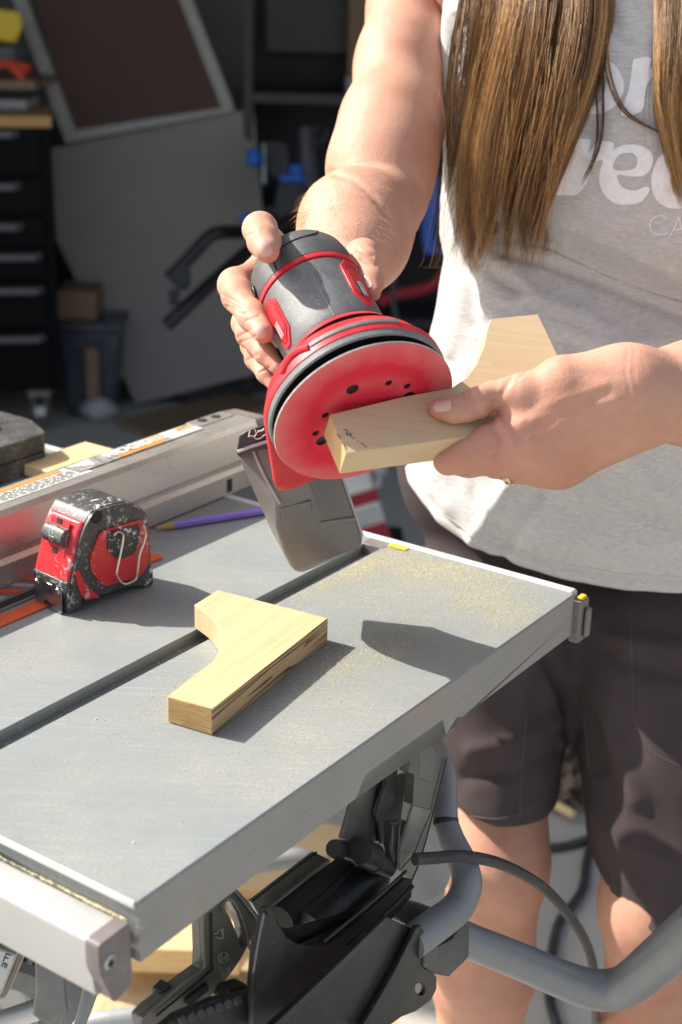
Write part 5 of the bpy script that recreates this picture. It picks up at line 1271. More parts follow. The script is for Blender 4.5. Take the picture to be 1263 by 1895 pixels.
def lock(ctrl, n, lift, dspread, cols, tipvar=.18, rad=.00017, wave=3.0, clumps=13, fly_=1.0):
    C = np.array(ctrl, float); fine = np.array(catmull(C, 6)); ft = np.linspace(0, 1, len(fine))
    base = dp(fine[:, 0], fine[:, 1]); ker = np.ones(9)/9; base = np.convolve(np.pad(base, 4, mode='edge'), ker, 'valid'); base = base-lift
    cl = np.linspace(-1, 1, clumps)+rng.uniform(-.12, .12, clumps); clz = rng.uniform(-1, 1, clumps)
    cph = rng.uniform(0, 6.28, clumps); cfr = rng.uniform(4, 8, clumps); clen = rng.uniform(1-tipvar, 1.0, clumps); ccol = [rng.choice(3, p=cols) for _ in range(clumps)]
    for q in range(int(n*1.3)):
        k = rng.randint(clumps); off = np.clip(cl[k]+rng.normal()*.17, -1.15, 1.15); zz = rng.uniform(-1, 1)
        L_ = clen[k]*(1-.30*rng.rand()**1.8)*(1.04-.22*min(1, abs(off-cl[k])/.35)); ts = np.linspace(0, L_, 20)
        cx_ = np.interp(ts, ft, fine[:, 0]); cy_ = np.interp(ts, ft, fine[:, 1]); w_ = np.interp(ts, ft, fine[:, 2]); z0 = np.interp(ts, ft, base)
        pull = np.clip((ts-.35)/.6, 0, 1)**.9*.82
        o = off*(1-pull)+(cl[k]+.2*(off-cl[k]))*pull
        fl = rng.normal()*(5.0 if rng.rand() < .10 else .9)*fly_; ph = rng.uniform(0, 6.28)
        x = cx_+o*w_+wave*(ts+.1)*np.sin(ts*cfr[k]+cph[k])+.6*np.sin(ts*14+ph)+fl*ts*ts*5
        z = z0+dspread*((1-pull)*(.4*zz+.6*clz[k])+pull*(clz[k]+.25*zz))-.0025*np.sin(ts*cfr[k]*1.2+cph[k])
        e = (x-cx_)/np.maximum(w_, 1); z = z+.010*np.clip(e*e, 0, 1.5)
        mi = ccol[k] if rng.rand() < .6 else rng.choice(3, p=cols)
        strand([P(a_, b_, c_) for a_, b_, c_ in zip(x, cy_, z)], rad*rng.uniform(.7, 1.5), rad*.3, mi)
lock([(965, -330, 60), (945, -150, 66), (928, 0, 66), (912, 120, 62), (892, 250, 48), (876, 370, 42), (868, 450, 36), (868, 515, 22)], 1900, .018, .009, (.10, .42, .48), .34, wave=20)  # larger gold share colours this lock as sunlit
lock([(1010, -330, 60), (1010, -150, 66), (1008, 0, 66), (985, 120, 66), (955, 250, 62), (930, 370, 52), (915, 440, 40), (908, 495, 18)], 1900, .022, .010, (.28, .48, .24), .36, wave=20)
lock([(1060, -330, 40), (1080, -150, 46), (1085, 0, 44), (1072, 120, 44), (1040, 230, 46), (1008, 330, 42), (985, 420, 28), (972, 492, 16)], 1500, .020, .010, (.50, .40, .10), .12, wave=11)
lock([(1090, -100, 18), (1102, 60, 12), (1110, 180, 8), (1110, 250, 6), (1098, 300, 5), (1074, 345, 3)], 140, .012, .003, (.5, .45, .05), .05, clumps=2, wave=1)
lock([(1100, -100, 12), (1117, 20, 8), (1121, 110, 6), (1138, 175, 6), (1168, 216, 6), (1225, 246, 5), (1262, 262, 5)], 130, .010, .003, (.4, .5, .1), .05, clumps=2, wave=1)
lock([(1270, -330, 60), (1268, -150, 50), (1262, 0, 42), (1252, 110, 36), (1244, 190, 30), (1248, 260, 20), (1264, 340, 12), (1280, 390, 8)], 900, .016, .008, (.12, .50, .38), .15, wave=5)
lock([(1310, -330, 60), (1316, -150, 60), (1312, 0, 50), (1306, 150, 44), (1300, 300, 34), (1305, 420, 20)], 700, .016, .008, (.25, .55, .20), .15, wave=5)
for k in range(190):                                                   # single bright hairs lying on top, crossing the locks
    x0 = rng.uniform(850, 1080); y0 = rng.uniform(-60, 260); L_ = rng.uniform(200, 420); dx = rng.normal()*14-.21*L_; am = rng.uniform(2, 7); ph = rng.uniform(0, 6.28)
    ts = np.linspace(0, 1, 18); xs_ = x0+dx*ts+am*np.sin(ts*5+ph); ys_ = np.minimum(y0+L_*ts, 495)
    xr = np.interp(ys_, [0, 150, 280, 400, 480], [1105, 1085, 1045, 1010, 985]); xs_ = np.minimum(xs_, xr)
    zz = dp(xs_, ys_)-.034-.004*np.sin(ts*6+ph)
    strand([P(a_, b_, c_) for a_, b_, c_ in zip(xs_, ys_, zz)], .00022, .00008, rng.choice(3, p=(.25, .3, .45)))
for k in range(170):                                                    # flyaway hairs at the left edge
    y0 = rng.uniform(120, 470); x0 = rng.uniform(838, 870) if k < 110 else rng.uniform(870, 985); y0 = y0 if k < 110 else rng.uniform(380, 450)
    dx = -abs(rng.normal())*22-4 if k < 110 else rng.normal()*16; L_ = rng.uniform(30, 90)
    ts = np.linspace(0, 1, 9); d0 = float(dp(x0, y0))-.015
    strand([P(x0+dx*t**1.6+rng.uniform(-2, 2)*t, y0+L_*t, d0+.004*t) for t in ts], .00016, .00006, rng.choice(3, p=(.1, .4, .5)))
# hair over the head
for k in range(900):
    sd = rng.choice((-1, 1)); a = rng.uniform(-.2, 2.9); rr = rng.uniform(.086, .10)
    root = hc+np.array([.004*sd, .05*cos(a)-.005, .118*0+.10*abs(sin(a))*.6+.045])
    end = P(rng.uniform(900, 1090), -320, 1.28) if sd < 0 else P(rng.uniform(1240, 1340), -320, 1.28)
    mid = hc+np.array([sd*.105, .03*cos(a)-.01, .0]); m2 = hc+np.array([sd*.105, .02*cos(a)-.03, -.09])
    strand(catmull([root, hc+np.array([sd*.07, .05*cos(a), .095]), mid, m2, end], 4), .0004, .0003, rng.choice(3, p=(.3, .5, .2)))
for k in range(700):
    a = rng.uniform(-1.3, 1.3); x_, y_ = sin(a), cos(a)
    strand(catmull([hc+np.array([0, .03, .118]), hc+np.array([.08*x_, .02+.08*y_, .085]), hc+np.array([.10*x_, .02+.10*y_, .0]), hc+np.array([.10*x_, .02+.10*y_, -.12]), hc+np.array([.10*x_, .05+.07*y_, -.25])], 3), .0005, .0002, rng.choice(3, p=(.4, .5, .1)))
me = np_mesh('hair', np.concatenate(HV), np.concatenate(HF))
hair = finish_me('hair', me, HM, person, True, 180)
me.polygons.foreach_set('material_index', np.concatenate(HI).astype(np.int32))
# fine pale hairs on the near forearm
HV, HF, HI = [], [], []; hoff = 0
for k in range(420):
    x, y = rng.uniform(552, 720), rng.uniform(318, 470)
    if k < 120: x, y = 556+abs(rng.normal())*5+(405-y)*.12*(y < 405), rng.uniform(335, 415)
    p, n_ = cast(bA, x, y)
    if p is None: continue
    p, n_ = np.array(p), np.array(n_); dirr = n_*.55+CU*-.5+CR*rng.normal()*.35; dirr /= np.linalg.norm(dirr); L_ = rng.uniform(.004, .011)
    strand([p+dirr*L_*t-CU*.002*t*t for t in (0, .35, .7, 1)], .00007, .00003, 0)
if HV:
    me = np_mesh('arm_hair', np.concatenate(HV), np.concatenate(HF)); tag(finish_me('arm_hair', me, HM[2], person, True, 180), kind='stuff'); print('ARMHAIR', len(HV))
# ================================================================== UNDER THE TABLE: stand, guard, push stick, brackets
stand = thing('saw_stand', 'bent grey tube saw stand with black steel brackets under the table', 'saw stand', T(.3, -.1, -.9))
def ppx(x, y, v): return PPL(x, y, T(0, v, 0), TV)
def vplate(name, px, v, th, mat, parent, bevel=.0008, hole=None, smooth=False):
    bm = new_bm(); a = [ppx(x, y, v) for x, y in px]
    if hole:
        es = []
        for lp in (px, hole):
            vs = [bm.verts.new(V(ppx(x, y, v))) for x, y in lp]; es += [bm.edges.new((vs[i], vs[(i+1) % len(vs)])) for i in range(len(vs))]
        bmesh.ops.triangle_fill(bm, use_beauty=True, edges=es)
        r = bmesh.ops.extrude_face_region(bm, geom=bm.faces[:]); bmesh.ops.translate(bm, verts=[g for g in r['geom'] if isinstance(g, bmesh.types.BMVert)], vec=V(-TV*th))
    else:
        lo = [bm.verts.new(V(p)) for p in a]; hi = [bm.verts.new(V(p-TV*th)) for p in a]; n = len(a)
        for i in range(n): bm.faces.new((lo[i], lo[(i+1) % n], hi[(i+1) % n], hi[i]))
        f1 = bm.faces.new(lo[::-1]); f2 = bm.faces.new(hi)
        if n > 4: bmesh.ops.triangulate(bm, faces=[f1, f2])
    return finish(name, bm, mat, parent, smooth=smooth, bevel=bevel)
def vtube(name, px, rpx, mat, parent, n=14, sub=6):  # px: (x, y, v) on table-parallel planes, radius in pixels
    pts = catmull([ppx(x, y, v) for x, y, v in px], sub); 
    rr = [R_(np.interp(i/(len(pts)-1), np.linspace(0, 1, len(rpx)), rpx), float((p-CAM) @ _fw)) for i, p in enumerate(pts)]
    bm = new_bm(); tube(bm, pts, rr, n); return finish(name, bm, mat, parent, angle=50)
def clear_mat(name, col, tr, rough=.12):
    m = MB(name); co = m.coords(); nz = m.noise(co, 60, 4); m.set(color=col, rough=m.math('ADD', m.math('MULTIPLY', nz, .25), rough), trans=tr, ior=1.25); return m.m
M['clear'] = clear_mat('clear_guard', (.42, .40, .36), .55)
M['smoky'] = simple('smoky_guard', (.075, .075, .068), .25, 0, .15, 30, .05, 700, .35, (.28, .26, .22), .5, 22)
M['olive'] = simple('push_stick_plastic', (.15, .14, .115), .2, 0, .12, 30, .08, 500, .3, (.36, .33, .26), .6, 25)
# ---- blade guard stored under the wing
bg_ = thing('blade_guard', 'smoky plastic blade guard stored under the right side of the table', 'blade guard', ppx(740, 1480, -.04))
vplate('guard_plate', [(665, 1437), (715, 1396), (722, 1440), (697, 1511), (704, 1557), (668, 1562), (632, 1552)], -.045, .003, M['smoky'], bg_)
vplate('guard_plate', [(718, 1400), (744, 1380), (738, 1418), (728, 1488), (700, 1522), (696, 1508), (716, 1450)], -.040, .003, M['smoky'], bg_)
vplate('riving_plate', [(722, 1440), (754, 1431), (740, 1539), (728, 1600), (706, 1556), (700, 1526)], -.055, .003, M['black_plastic'], bg_)
vplate('orange_tab', [(742, 1385), (760, 1400), (754, 1431), (737, 1418)], -.042, .004, M['orange'], bg_)
vplate('grey_tab', [(742, 1383), (768, 1356), (763, 1391), (758, 1400)], -.043, .004, M['ltgrey'], bg_)
vplate('guard_cover', [(770, 1358), (788, 1352), (803, 1357), (825, 1388), (827, 1405), (802, 1500), (764, 1490), (768, 1434), (756, 1430)], -.022, .008, M['smoky'], bg_, .0015)
vplate('cover_panel', [(783, 1366), (792, 1366), (811, 1400), (810, 1412), (800, 1450), (776, 1440), (778, 1390)], -.0215, .003, simple('guard_panel', (.11, .115, .108), .3, 0, .1, 30, 0, 500, .3), bg_, .001)
vplate('clear_shield', [(765, 1491), (801, 1501), (778, 1588), (764, 1630), (740, 1611), (742, 1570)], -.024, .0025, M['clear'], bg_, 0)
vplate('guard_lever', [(724, 1522), (756, 1520), (762, 1560), (742, 1611), (730, 1606), (722, 1570)], -.028, .006, M['smoky'], bg_, .001)
for a_, b_ in (((727, 1525), (724, 1572)), ((739, 1526), (737, 1580)), ((752, 1520), (748, 1578))): vtube('lever_rib', [(*a_, -.026), (*b_, -.026)], (3, 3), M['smoky'], bg_, 8)
vtube('shield_edge', [(827, 1404, -.0205), (803, 1500, -.0205), (779, 1588, -.0205), (758, 1640, -.0205)], (1.6, 1.6), M['black_plastic'], bg_, 6)
vtube('shield_edge', [(800, 1500, -.0205), (782, 1540, -.0205), (766, 1580, -.0205), (740, 1611, -.0205)], (1.2, 1.2), M['black_plastic'], bg_, 6)
vtube('guard_edge', [(714, 1398, -.044), (722, 1430, -.044), (698, 1508, -.044), (704, 1560, -.044)], (2.5, 2.5), M['black_plastic'], bg_, 6)
vtube('white_pin', [(758, 1582, -.018), (776, 1588, -.018)], (3, 3), M['ltgrey'], bg_, 8)
kn = vtube('clamp_knob', [(618, 1570, -.05), (640, 1576, -.05), (664, 1583, -.05)], (17, 22, 18), M['black_plastic'], bg_, 12)
for (x, y, r) in ((678, 1580, 26), (703, 1598, 22)):
    vtube('lock_collar', [(x-12, y-5, -.035), (x+12, y+6, -.035)], (r, r), M['black_plastic'], bg_, 16)
    c = ppx(x+13, y+6, -.0345); bm = new_bm(); ax_ = ppx(x+13, y+6, -.0345)-ppx(x-12, y-5, -.035); ax_ /= np.linalg.norm(ax_); s_ = np.cross(ax_, (0, 0, 1)); s_ /= np.linalg.norm(s_); t_ = np.cross(ax_, s_); rr = R_(r, .95)
    lathe(bm, Fr(c, s_, t_, ax_), [(rr*.92, -.0005), (rr*1.0, 0), (rr*.96, .0008), (rr*.8, .0006)], 24); finish('steel_ring', bm, M['steel'], bg_)
vtube('wire_spring', [(640, 1588, -.034), (652, 1592, -.034), (660, 1602, -.034)], (2.2, 2.2), M['steel'], bg_, 6)
# ---- black tubes and cradle
vtube('black_roller', [(655, 1598, -.06), (600, 1640, -.06), (520, 1705, -.06)], (26, 28, 30), M['dark'], stand, 20)
vtube('black_roller', [(692, 1614, -.045), (640, 1662, -.045), (566, 1726, -.045)], (36, 40, 44), M['black_steel'], stand, 24)
vplate('clear_strip', [(466, 1669), (584, 1578), (612, 1592), (606, 1612), (500, 1700), (480, 1694)], -.075, .003, M['olive'], stand, 0)
vtube('strip_edge', [(466, 1669, -.0745), (524, 1624, -.0745), (586, 1577, -.0745)], (2.2, 2.2), M['dark'], stand, 6)
cr = [(492, 1680), (502, 1681), (508, 1692), (514, 1712), (530, 1734), (552, 1748), (580, 1753), (606, 1749), (630, 1734), (690, 1682), (752, 1626), (764, 1628), (762, 1660), (720, 1708), (640, 1775), (590, 1822), (540, 1872), (512, 1905), (470, 1905), (466, 1824), (474, 1740)]
vplate('cradle_bracket', cr, -.012, .004, M['black_steel'], stand, .0012)
vtube('cradle_lit_edge', [(489, 1690, -.0105), (478, 1745, -.0105), (469, 1800, -.0105)], (2.6, 2.2), M['cap'], stand, 6)  # lit edge of the cradle drawn as a pale tube
vtube('cradle_rod', [(752, 1612, -.008), (690, 1668, -.008), (600, 1742, -.008)], (3, 3), M['black_plastic'], stand, 8)
vtube('cradle_rod', [(764, 1640, -.006), (715, 1690, -.006), (640, 1752, -.006)], (4, 4), M['dark'], stand, 8)
c = vtube('bracket_bolt', [(493, 1691, -.0115), (493, 1691, -.0095)], (4, 4), M['dark'], stand, 10)
vplate('lower_plate', [(716, 1697), (768, 1720), (730, 1790), (690, 1860), (672, 1905), (500, 1905), (560, 1850), (640, 1772)], .008, .005, M['black_steel'], stand, .0012)
vplate('plate_fold', [(640, 1772), (716, 1697), (722, 1703), (560, 1862), (520, 1905), (500, 1905)], .0085, .002, M['black_plastic'], stand, .0006)
ear = [(772, 1716), (780, 1712), (786, 1724), (779, 1765), (786, 1792), (800, 1797), (809, 1808), (809, 1830), (798, 1852), (770, 1872), (744, 1882), (712, 1905), (668, 1905), (700, 1852), (735, 1790), (752, 1755)]
hl = [(778+9*cos(2*pi*k/14)+2*sin(2*pi*k/14), 1831+11*sin(2*pi*k/14)) for k in range(14)]
vplate('pivot_ear', ear, .014, .004, M['black_steel'], stand, .0008, hole=hl)
vplate('clamp_saddle', [(788, 1756), (815, 1750), (838, 1738), (858, 1710), (870, 1716), (868, 1772), (831, 1808), (806, 1803), (786, 1790)], .016, .018, simple('clamp_grey', (.085, .082, .08), .45, .2, .2, 40, .3, 400, .4), stand, .002)
vplate('clamp_saddle', [(755, 1668), (800, 1680), (830, 1694), (800, 1722), (770, 1722), (740, 1706)], -.012, .012, simple('clamp_dark', (.05, .048, .047), .45, .2, .2, 40, .3, 400, .4), stand, .002)
# ---- bent grey tubes
t1 = [P(x, y, d) for x, y, d in ((808, 1380, 1.13), (824, 1430, 1.12), (826, 1515, 1.10))]
def gtube(name, pts, rpx, n=18, sub=8):
    pp_ = catmull([P(*q) for q in pts], sub); bm = new_bm(); tube(bm, pp_, [R_(np.interp(i/(len(pp_)-1), np.linspace(0, 1, len(rpx)), rpx), float((p-CAM) @ _fw)) for i, p in enumerate(pp_)], n); return finish(name, bm, M['grey_paint'], stand, angle=60)
gtube('tube', [(800, 1370, 1.14), (822, 1420, 1.13), (825, 1470, 1.12), (825, 1518, 1.11)], (19, 21, 22, 23))
bm = new_bm(); q = catmull([P(825, 1517, 1.11), P(826, 1524, 1.109)], 2); tube(bm, q, R_(24, 1.11), 18); finish('tube_collar', bm, M['black_plastic'], stand)
gtube('tube', [(827, 1524, 1.109), (838, 1556, 1.10), (858, 1600, 1.09), (864, 1640, 1.08), (846, 1680, 1.07), (806, 1712, 1.05), (760, 1745, 1.03)], (22, 24, 27, 29, 30, 32, 33))
gtube('tube', [(840, 1728, 1.12), (880, 1746, 1.13), (960, 1778, 1.15), (1040, 1812, 1.17), (1090, 1829, 1.18), (1130, 1832, 1.18), (1165, 1820, 1.17), (1215, 1780, 1.15), (1300, 1705, 1.11)], (33, 33, 34, 35, 37, 38, 39, 42, 46))
# legs of the stand down to the ground, so that it stands
def wtube(name, pts, r): 
    bm = new_bm(); tube(bm, catmull(pts, 6), r, 14); return finish(name, bm, M['grey_paint'], stand, angle=60)
e1_ = P(1300, 1705, 1.11); wtube('tube', [e1_, e1_+np.array([.08, -.05, .02]), e1_+np.array([.25, -.2, -.1])], .0185)
# ---- pale rounded motor shell behind the shield
bm = new_bm(); fr = Fr(P(776, 1600, 1.16), CR, CU, -_fw); prism(bm, fr, fillet([(-.03, .06), (.012, .06), (.028, .02), (.02, -.015), (-.005, -.026), (-.03, -.022)], .012), -.03, .03)
finish('motor_shell', bm, M['rail'], saw, bevel=.008, bseg=3)
# ---- push stick
ps = thing('push_stick', 'grey translucent push stick with curved slot under the table front', 'push stick', ppx(400, 1760, -.05))
out_ps = [(430, 1640), (440, 1648), (479, 1698), (474, 1722), (462, 1748), (448, 1775), (420, 1815), (396, 1840), (372, 1866), (330, 1905), (262, 1905), (260, 1882), (275, 1866), (345, 1812), (372, 1792), (373, 1762), (371, 1700), (378, 1686), (404, 1660)]
slot = [(423, 1668), (430, 1672), (441, 1692), (449, 1718), (455, 1748), (447, 1752), (440, 1728), (430, 1704), (419, 1684), (417, 1674)]
vplate('stick_body', out_ps, -.048, .008, M['olive'], ps, .0012, hole=slot)
vtube('rim', [(262, 1885, -.0465), (345, 1814, -.0465), (376, 1792, -.0465), (377, 1765, -.0465), (375, 1702, -.0465), (382, 1688, -.0465), (404, 1664, -.0465), (431, 1645, -.0465), (476, 1697, -.0465)], (4, 4), M['olive'], ps, 8)
vtube('rib', [(391, 1690, -.046), (392, 1780, -.046), (386, 1800, -.046), (290, 1880, -.046)], (2.5, 2.5), M['dark'], ps, 6)
vtube('slot_rim', [(418, 1690, -.046), (412, 1680, -.046), (416, 1666, -.046), (428, 1663, -.046), (442, 1682, -.046), (454, 1712, -.046), (462, 1756, -.046)], (2.4, 2.4), M['olive'], ps, 8)
vplate('handle_recess', [(346, 1850), (384, 1820), (388, 1826), (386, 1834), (352, 1862), (346, 1858)], -.0455, .0025, M['dark'], ps, .0004)
vplate('stick_notch', [(300, 1836), (316, 1820), (321, 1828), (321, 1844), (300, 1862)], -.05, .008, M['black_plastic'], ps, .0006)
mk = []
bm = new_bm()
for k in range(3):
    a = pi/2+k*2*pi/3; b2 = a+2*pi/3*.72
    tube(bm, [ppx(407+8*cos(t_), 1729-9*sin(t_), -.0468) for t_ in (a, b2)], .0005, 5)
    x_, y_ = 407+8*cos(b2), 1729-9*sin(b2); tube(bm, [ppx(x_-3, y_-2, -.0468), ppx(x_, y_, -.0468), ppx(x_+3, y_-2, -.0468)], .0005, 5)
tube(bm, [ppx(414+9*cos(t_), 1772+10*sin(t_), -.0468) for t_ in np.linspace(0, 2*pi, 15)], .0005, 5)
tube(bm, [ppx(x_, y_, -.0468) for x_, y_ in ((410, 1765), (412, 1779), (418, 1768), (418, 1779))], .0005, 5); tube(bm, [ppx(x_, y_, -.0468) for x_, y_ in ((418, 1795), (424, 1789), (424, 1800))], .0005, 5)
finish('moulded_mark', bm, simple('mould_mark', (.33, .31, .26), .3), ps)
vplate('clip', [(420, 1850), (430, 1830), (458, 1822), (470, 1840), (450, 1866), (426, 1866)], -.03, .012, M['black_plastic'], stand, .002)
vplate('frame_bar', [(300, 1905), (330, 1880), (400, 1850), (470, 1838), (480, 1905)], -.02, .006, M['black_steel'], stand, .001)
for k in range(7): vplate('ratchet_tooth', [(330+k*17, 1886-k*6), (342+k*17, 1878-k*6), (350+k*17, 1890-k*6), (338+k*17, 1898-k*6)], -.017, .004, M['black_plastic'], stand, .0006)
# ---- front left: bracket, curved arm, wheel, light bars
def dplate(name, px, d, th, mat, parent, bevel=.001):
    bm = new_bm(); loft(bm, [[P(x, y, d) for x, y in px], [P(x, y, d)+_fw*th for x, y in px]]); return finish(name, bm, mat, parent, smooth=False, bevel=bevel)
M['galv'] = simple('dull_steel', (.20, .20, .19), .45, .6, .15, 60, .2, 300, .35, (.4, .38, .32))
dplate('rail_bracket', [(62, 1725), (117, 1755), (120, 1825), (125, 1870), (118, 1893), (104, 1905), (60, 1880), (66, 1830)], .90, .004, M['galv'], saw, .0015)
dplate('curved_arm', [(152, 1780), (190, 1796), (186, 1822), (170, 1868), (152, 1915), (130, 1915), (146, 1860), (155, 1815)], .93, .012, M['grey_paint'], stand, .003)
dplate('dark_panel', [(118, 1760), (160, 1785), (158, 1830), (138, 1890), (120, 1915), (118, 1850)], .97, .01, M['skirt'], stand, .002)
gb = dplate('angle_bar', [(18, 1715), (56, 1735), (8, 1850), (-40, 1850)], .95, .02, M['galv'], saw, .002)
gb2 = dplate('gauge_bar', [(-10, 1752), (30, 1766), (-4, 1850), (-40, 1850)], .935, .012, M['rail'], saw, .0015)
bm = new_bm()
for st in ([(12, 1765), (9, 1772), (6, 1779)], [(12, 1765), (21, 1768)], [(9, 1772), (16, 1774)], [(6, 1782), (3, 1789)], [(6, 1782), (14, 1785), (11, 1792)], [(10, 1784), (8, 1790)]):
    tube(bm, [P(x, y, .9348) for x, y in st], .0004, 5)
finish('scale_mark', bm, M['dark'], gb2)
wh = thing('stand_wheel', 'grey treaded transport wheel at the lower left under the saw', 'wheel', P(30, 1880, 1.25))
wc = P(-35, 1905, 1.30); ax_ = np.array([.55, -.8, .15]); ax_ /= np.linalg.norm(ax_); s_ = np.cross(ax_, (0, 0, 1)); s_ /= np.linalg.norm(s_); t_ = np.cross(s_, ax_); fw_ = Fr(wc, s_, t_, ax_)
wr_ = R_(150, 1.3)
bm = new_bm(); lathe(bm, fw_, [(wr_*.66, -.022), (wr_*.9, -.026), (wr_, -.018), (wr_, .018), (wr_*.9, .026), (wr_*.66, .022), (wr_*.66, -.022)], 48); finish('tyre', bm, M['skirt'], wh)
for k in range(40):
    a = 2*pi*k/40; bm = new_bm(); rd = Fr(fw_(wr_*cos(a), wr_*sin(a), 0), fw_(cos(a), sin(a), 0)-wc, fw_(-sin(a), cos(a), 0)-wc, ax_); hexa(bm, [rd(x, y+sk, z) for z, sk in ((-.019, -.003), (.019, .003)) for y in (-.003, .003) for x in (-.002, .0045)]); finish('tread_lug', bm, M['skirt'], wh, False, bevel=.0006)
bm = new_bm(); lathe(bm, fw_, [(.001, .012), (wr_*.3, .012), (wr_*.34, .004), (wr_*.62, .004), (wr_*.655, .018)], 36); finish('rim', bm, M['rail'], wh)
def ltube(name, pts, r, mat, parent, n=14):
    bm = new_bm(); tube(bm, catmull(pts, 6), r, n); return finish(name, bm, mat, parent)
ltube('stand_foot_tube', [P(120, 1905, 1.5), P(200, 1888, 1.5), P(330, 1884, 1.5), P(420, 1905, 1.5)], R_(18, 1.5), simple('silver_paint', (.45, .47, .49), .35, .3, .06), stand)
ltube('tube_sleeve', [P(208, 1887, 1.499), P(262, 1884, 1.499)], R_(20, 1.5), simple('silver_sleeve', (.42, .44, .46), .35, .3, .06), stand)
ltube('axle_tube', [P(-60, 1915, 1.2), P(20, 1885, 1.2), P(70, 1868, 1.2)], R_(20, 1.2), M['rail'], stand)
ltube('cross_tube', [P(470, 1600, 1.7), P(520, 1592, 1.7), P(560, 1590, 1.7), P(600, 1620, 1.7)], R_(20, 1.7), M['grey_paint'], stand)
# ================================================================== CORDS
cd = ltube('saw_power_cord', [P(768, 1590, 1.02), P(800, 1588, 1.03), P(860, 1585, 1.06), (P(930, 1600, 1.12)), P(1000, 1638, 1.20), P(1050, 1690, 1.26), P(1085, 1745, 1.31), P(1100, 1800, 1.36), P(1103, 1860, 1.42), PZ(1100, 1960, .008)], .0046, M['cord'], saw, 10)
ec = ltube('extension_cord', [PZ(x, y, .007) for x, y in ((960, 1575), (1010, 1570), (1050, 1565), (1090, 1552))], .0075, M['cord'], None, 10); tag(ec, 'black cord on the concrete crossing behind the nearer leg', 'cord')
ec = ltube('extension_cord', [PZ(x, y, .007) for x, y in ((1110, 1500), (1100, 1545), (1086, 1595), (1080, 1640), (1062, 1672), (1036, 1705), (1025, 1745), (1018, 1800), (1018, 1850), (1032, 1900), (1060, 1960))], .0075, M['cord'], None, 10); tag(ec, 'black wavy cord on the concrete between the two legs', 'cord')
# ================================================================== LUMBER AND SAWDUST ON THE GROUND
def board(name, px4, z0, z1, mat, label, cat):
    bm = new_bm(); tp = [PZ(x, y, z1) for x, y in px4]; loft(bm, [[(p[0], p[1], z0) for p in tp], tp]); return tag(finish(name, bm, mat, smooth=False, bevel=.002), label, cat)
board('wood_board', [(150, 1752), (442, 1762), (470, 1705), (190, 1690)], .045, .085, M['lumber'], 'sunlit pale board on the ground under the table corner', 'board')
board('wood_board', [(380, 1640), (560, 1650), (640, 1530), (470, 1500)], .03, .05, M['lumber'], 'sunlit pale board on the ground under the middle of the saw', 'board')
board('wood_board', [(560, 1652), (690, 1660), (700, 1470), (646, 1526)], .025, .043, M['lumber'], 'shaded plywood piece behind the black rollers', 'board')
bm = new_bm(); gx_, gy_ = 70, 50
def dust_mat():
    m = MB('ground_sawdust'); co = m.coords(); a = m.noise(co, 40, 5, .7); b = m.noise(co, 500, 2)
    m.set(color=m.mix(a, (.44, .33, .18), (.66, .53, .33)), rough=.95, spec=.1); m.bump(b, .6, .003); m.bump(a, .6, .01); return m.m
M['gdust'] = dust_mat()
pts = np.array([[(-.95+1.1*i/gx_, 1.30+.75*j/gy_, 0) for i in range(gx_+1)] for j in range(gy_+1)]).reshape(-1, 3)
hh = .010+.010*vnoise(pts, 14, 4)+.005*vnoise(pts, 45, 5)+.002*vnoise(pts, 160, 6)
ed = np.minimum.reduce([(pts[:, 0]+.95)/.15, (.15-pts[:, 0])/.12, (pts[:, 1]-1.30)/.15, (2.05-pts[:, 1])/.15]); pts[:, 2] = np.where(ed < 1, hh*np.clip(ed, 0, 1)-.006*(1-np.clip(ed, 0, 1)), hh)
i_, j_ = np.meshgrid(np.arange(gy_), np.arange(gx_), indexing='ij'); q = i_*(gx_+1)+j_
o = finish_me('ground_sawdust', np_mesh('ground_sawdust', pts, np.stack([q, q+1, q+gx_+2, q+gx_+1], -1).reshape(-1, 4)), M['gdust'], None, True, 180); tag(o, 'cream sawdust heaped on the sunlit ground under the saw', 'sawdust', kind='stuff')
# leaves and rubbish behind the legs
rs = np.random.RandomState(3); bm = new_bm()
for k in range(260):
    c = PZ(rs.uniform(1020, 1110), rs.uniform(1350, 1495), .01); c = c+np.array([0, 0, rs.uniform(0, .05)]); s_ = rs.uniform(.012, .035); u_ = rs.normal(size=3); u_ /= np.linalg.norm(u_); v_ = np.cross(u_, rs.normal(size=3)); v_ /= np.linalg.norm(v_)
    vs = [bm.verts.new(V(c+u_*s_*a+v_*s_*.5*b)) for a, b in ((-1, 0), (0, -1), (1, 0), (0, 1))]; bm.faces.new(vs)
o = finish('dry_leaves', bm, simple('leaf_brown', (.17, .12, .08), .8, 0, .5, 25)); tag(o, 'heap of brown dry leaves and rubbish seen between the legs', 'leaves', kind='stuff')
ltube('pale_rod', [PZ(1012, 1480, .02), PZ(1062, 1508, .02)], .008, M['lumber'], None).update_tag()
tag(bpy.data.objects['pale_rod'], 'pale rod on the ground beside the dry leaves', 'rod')
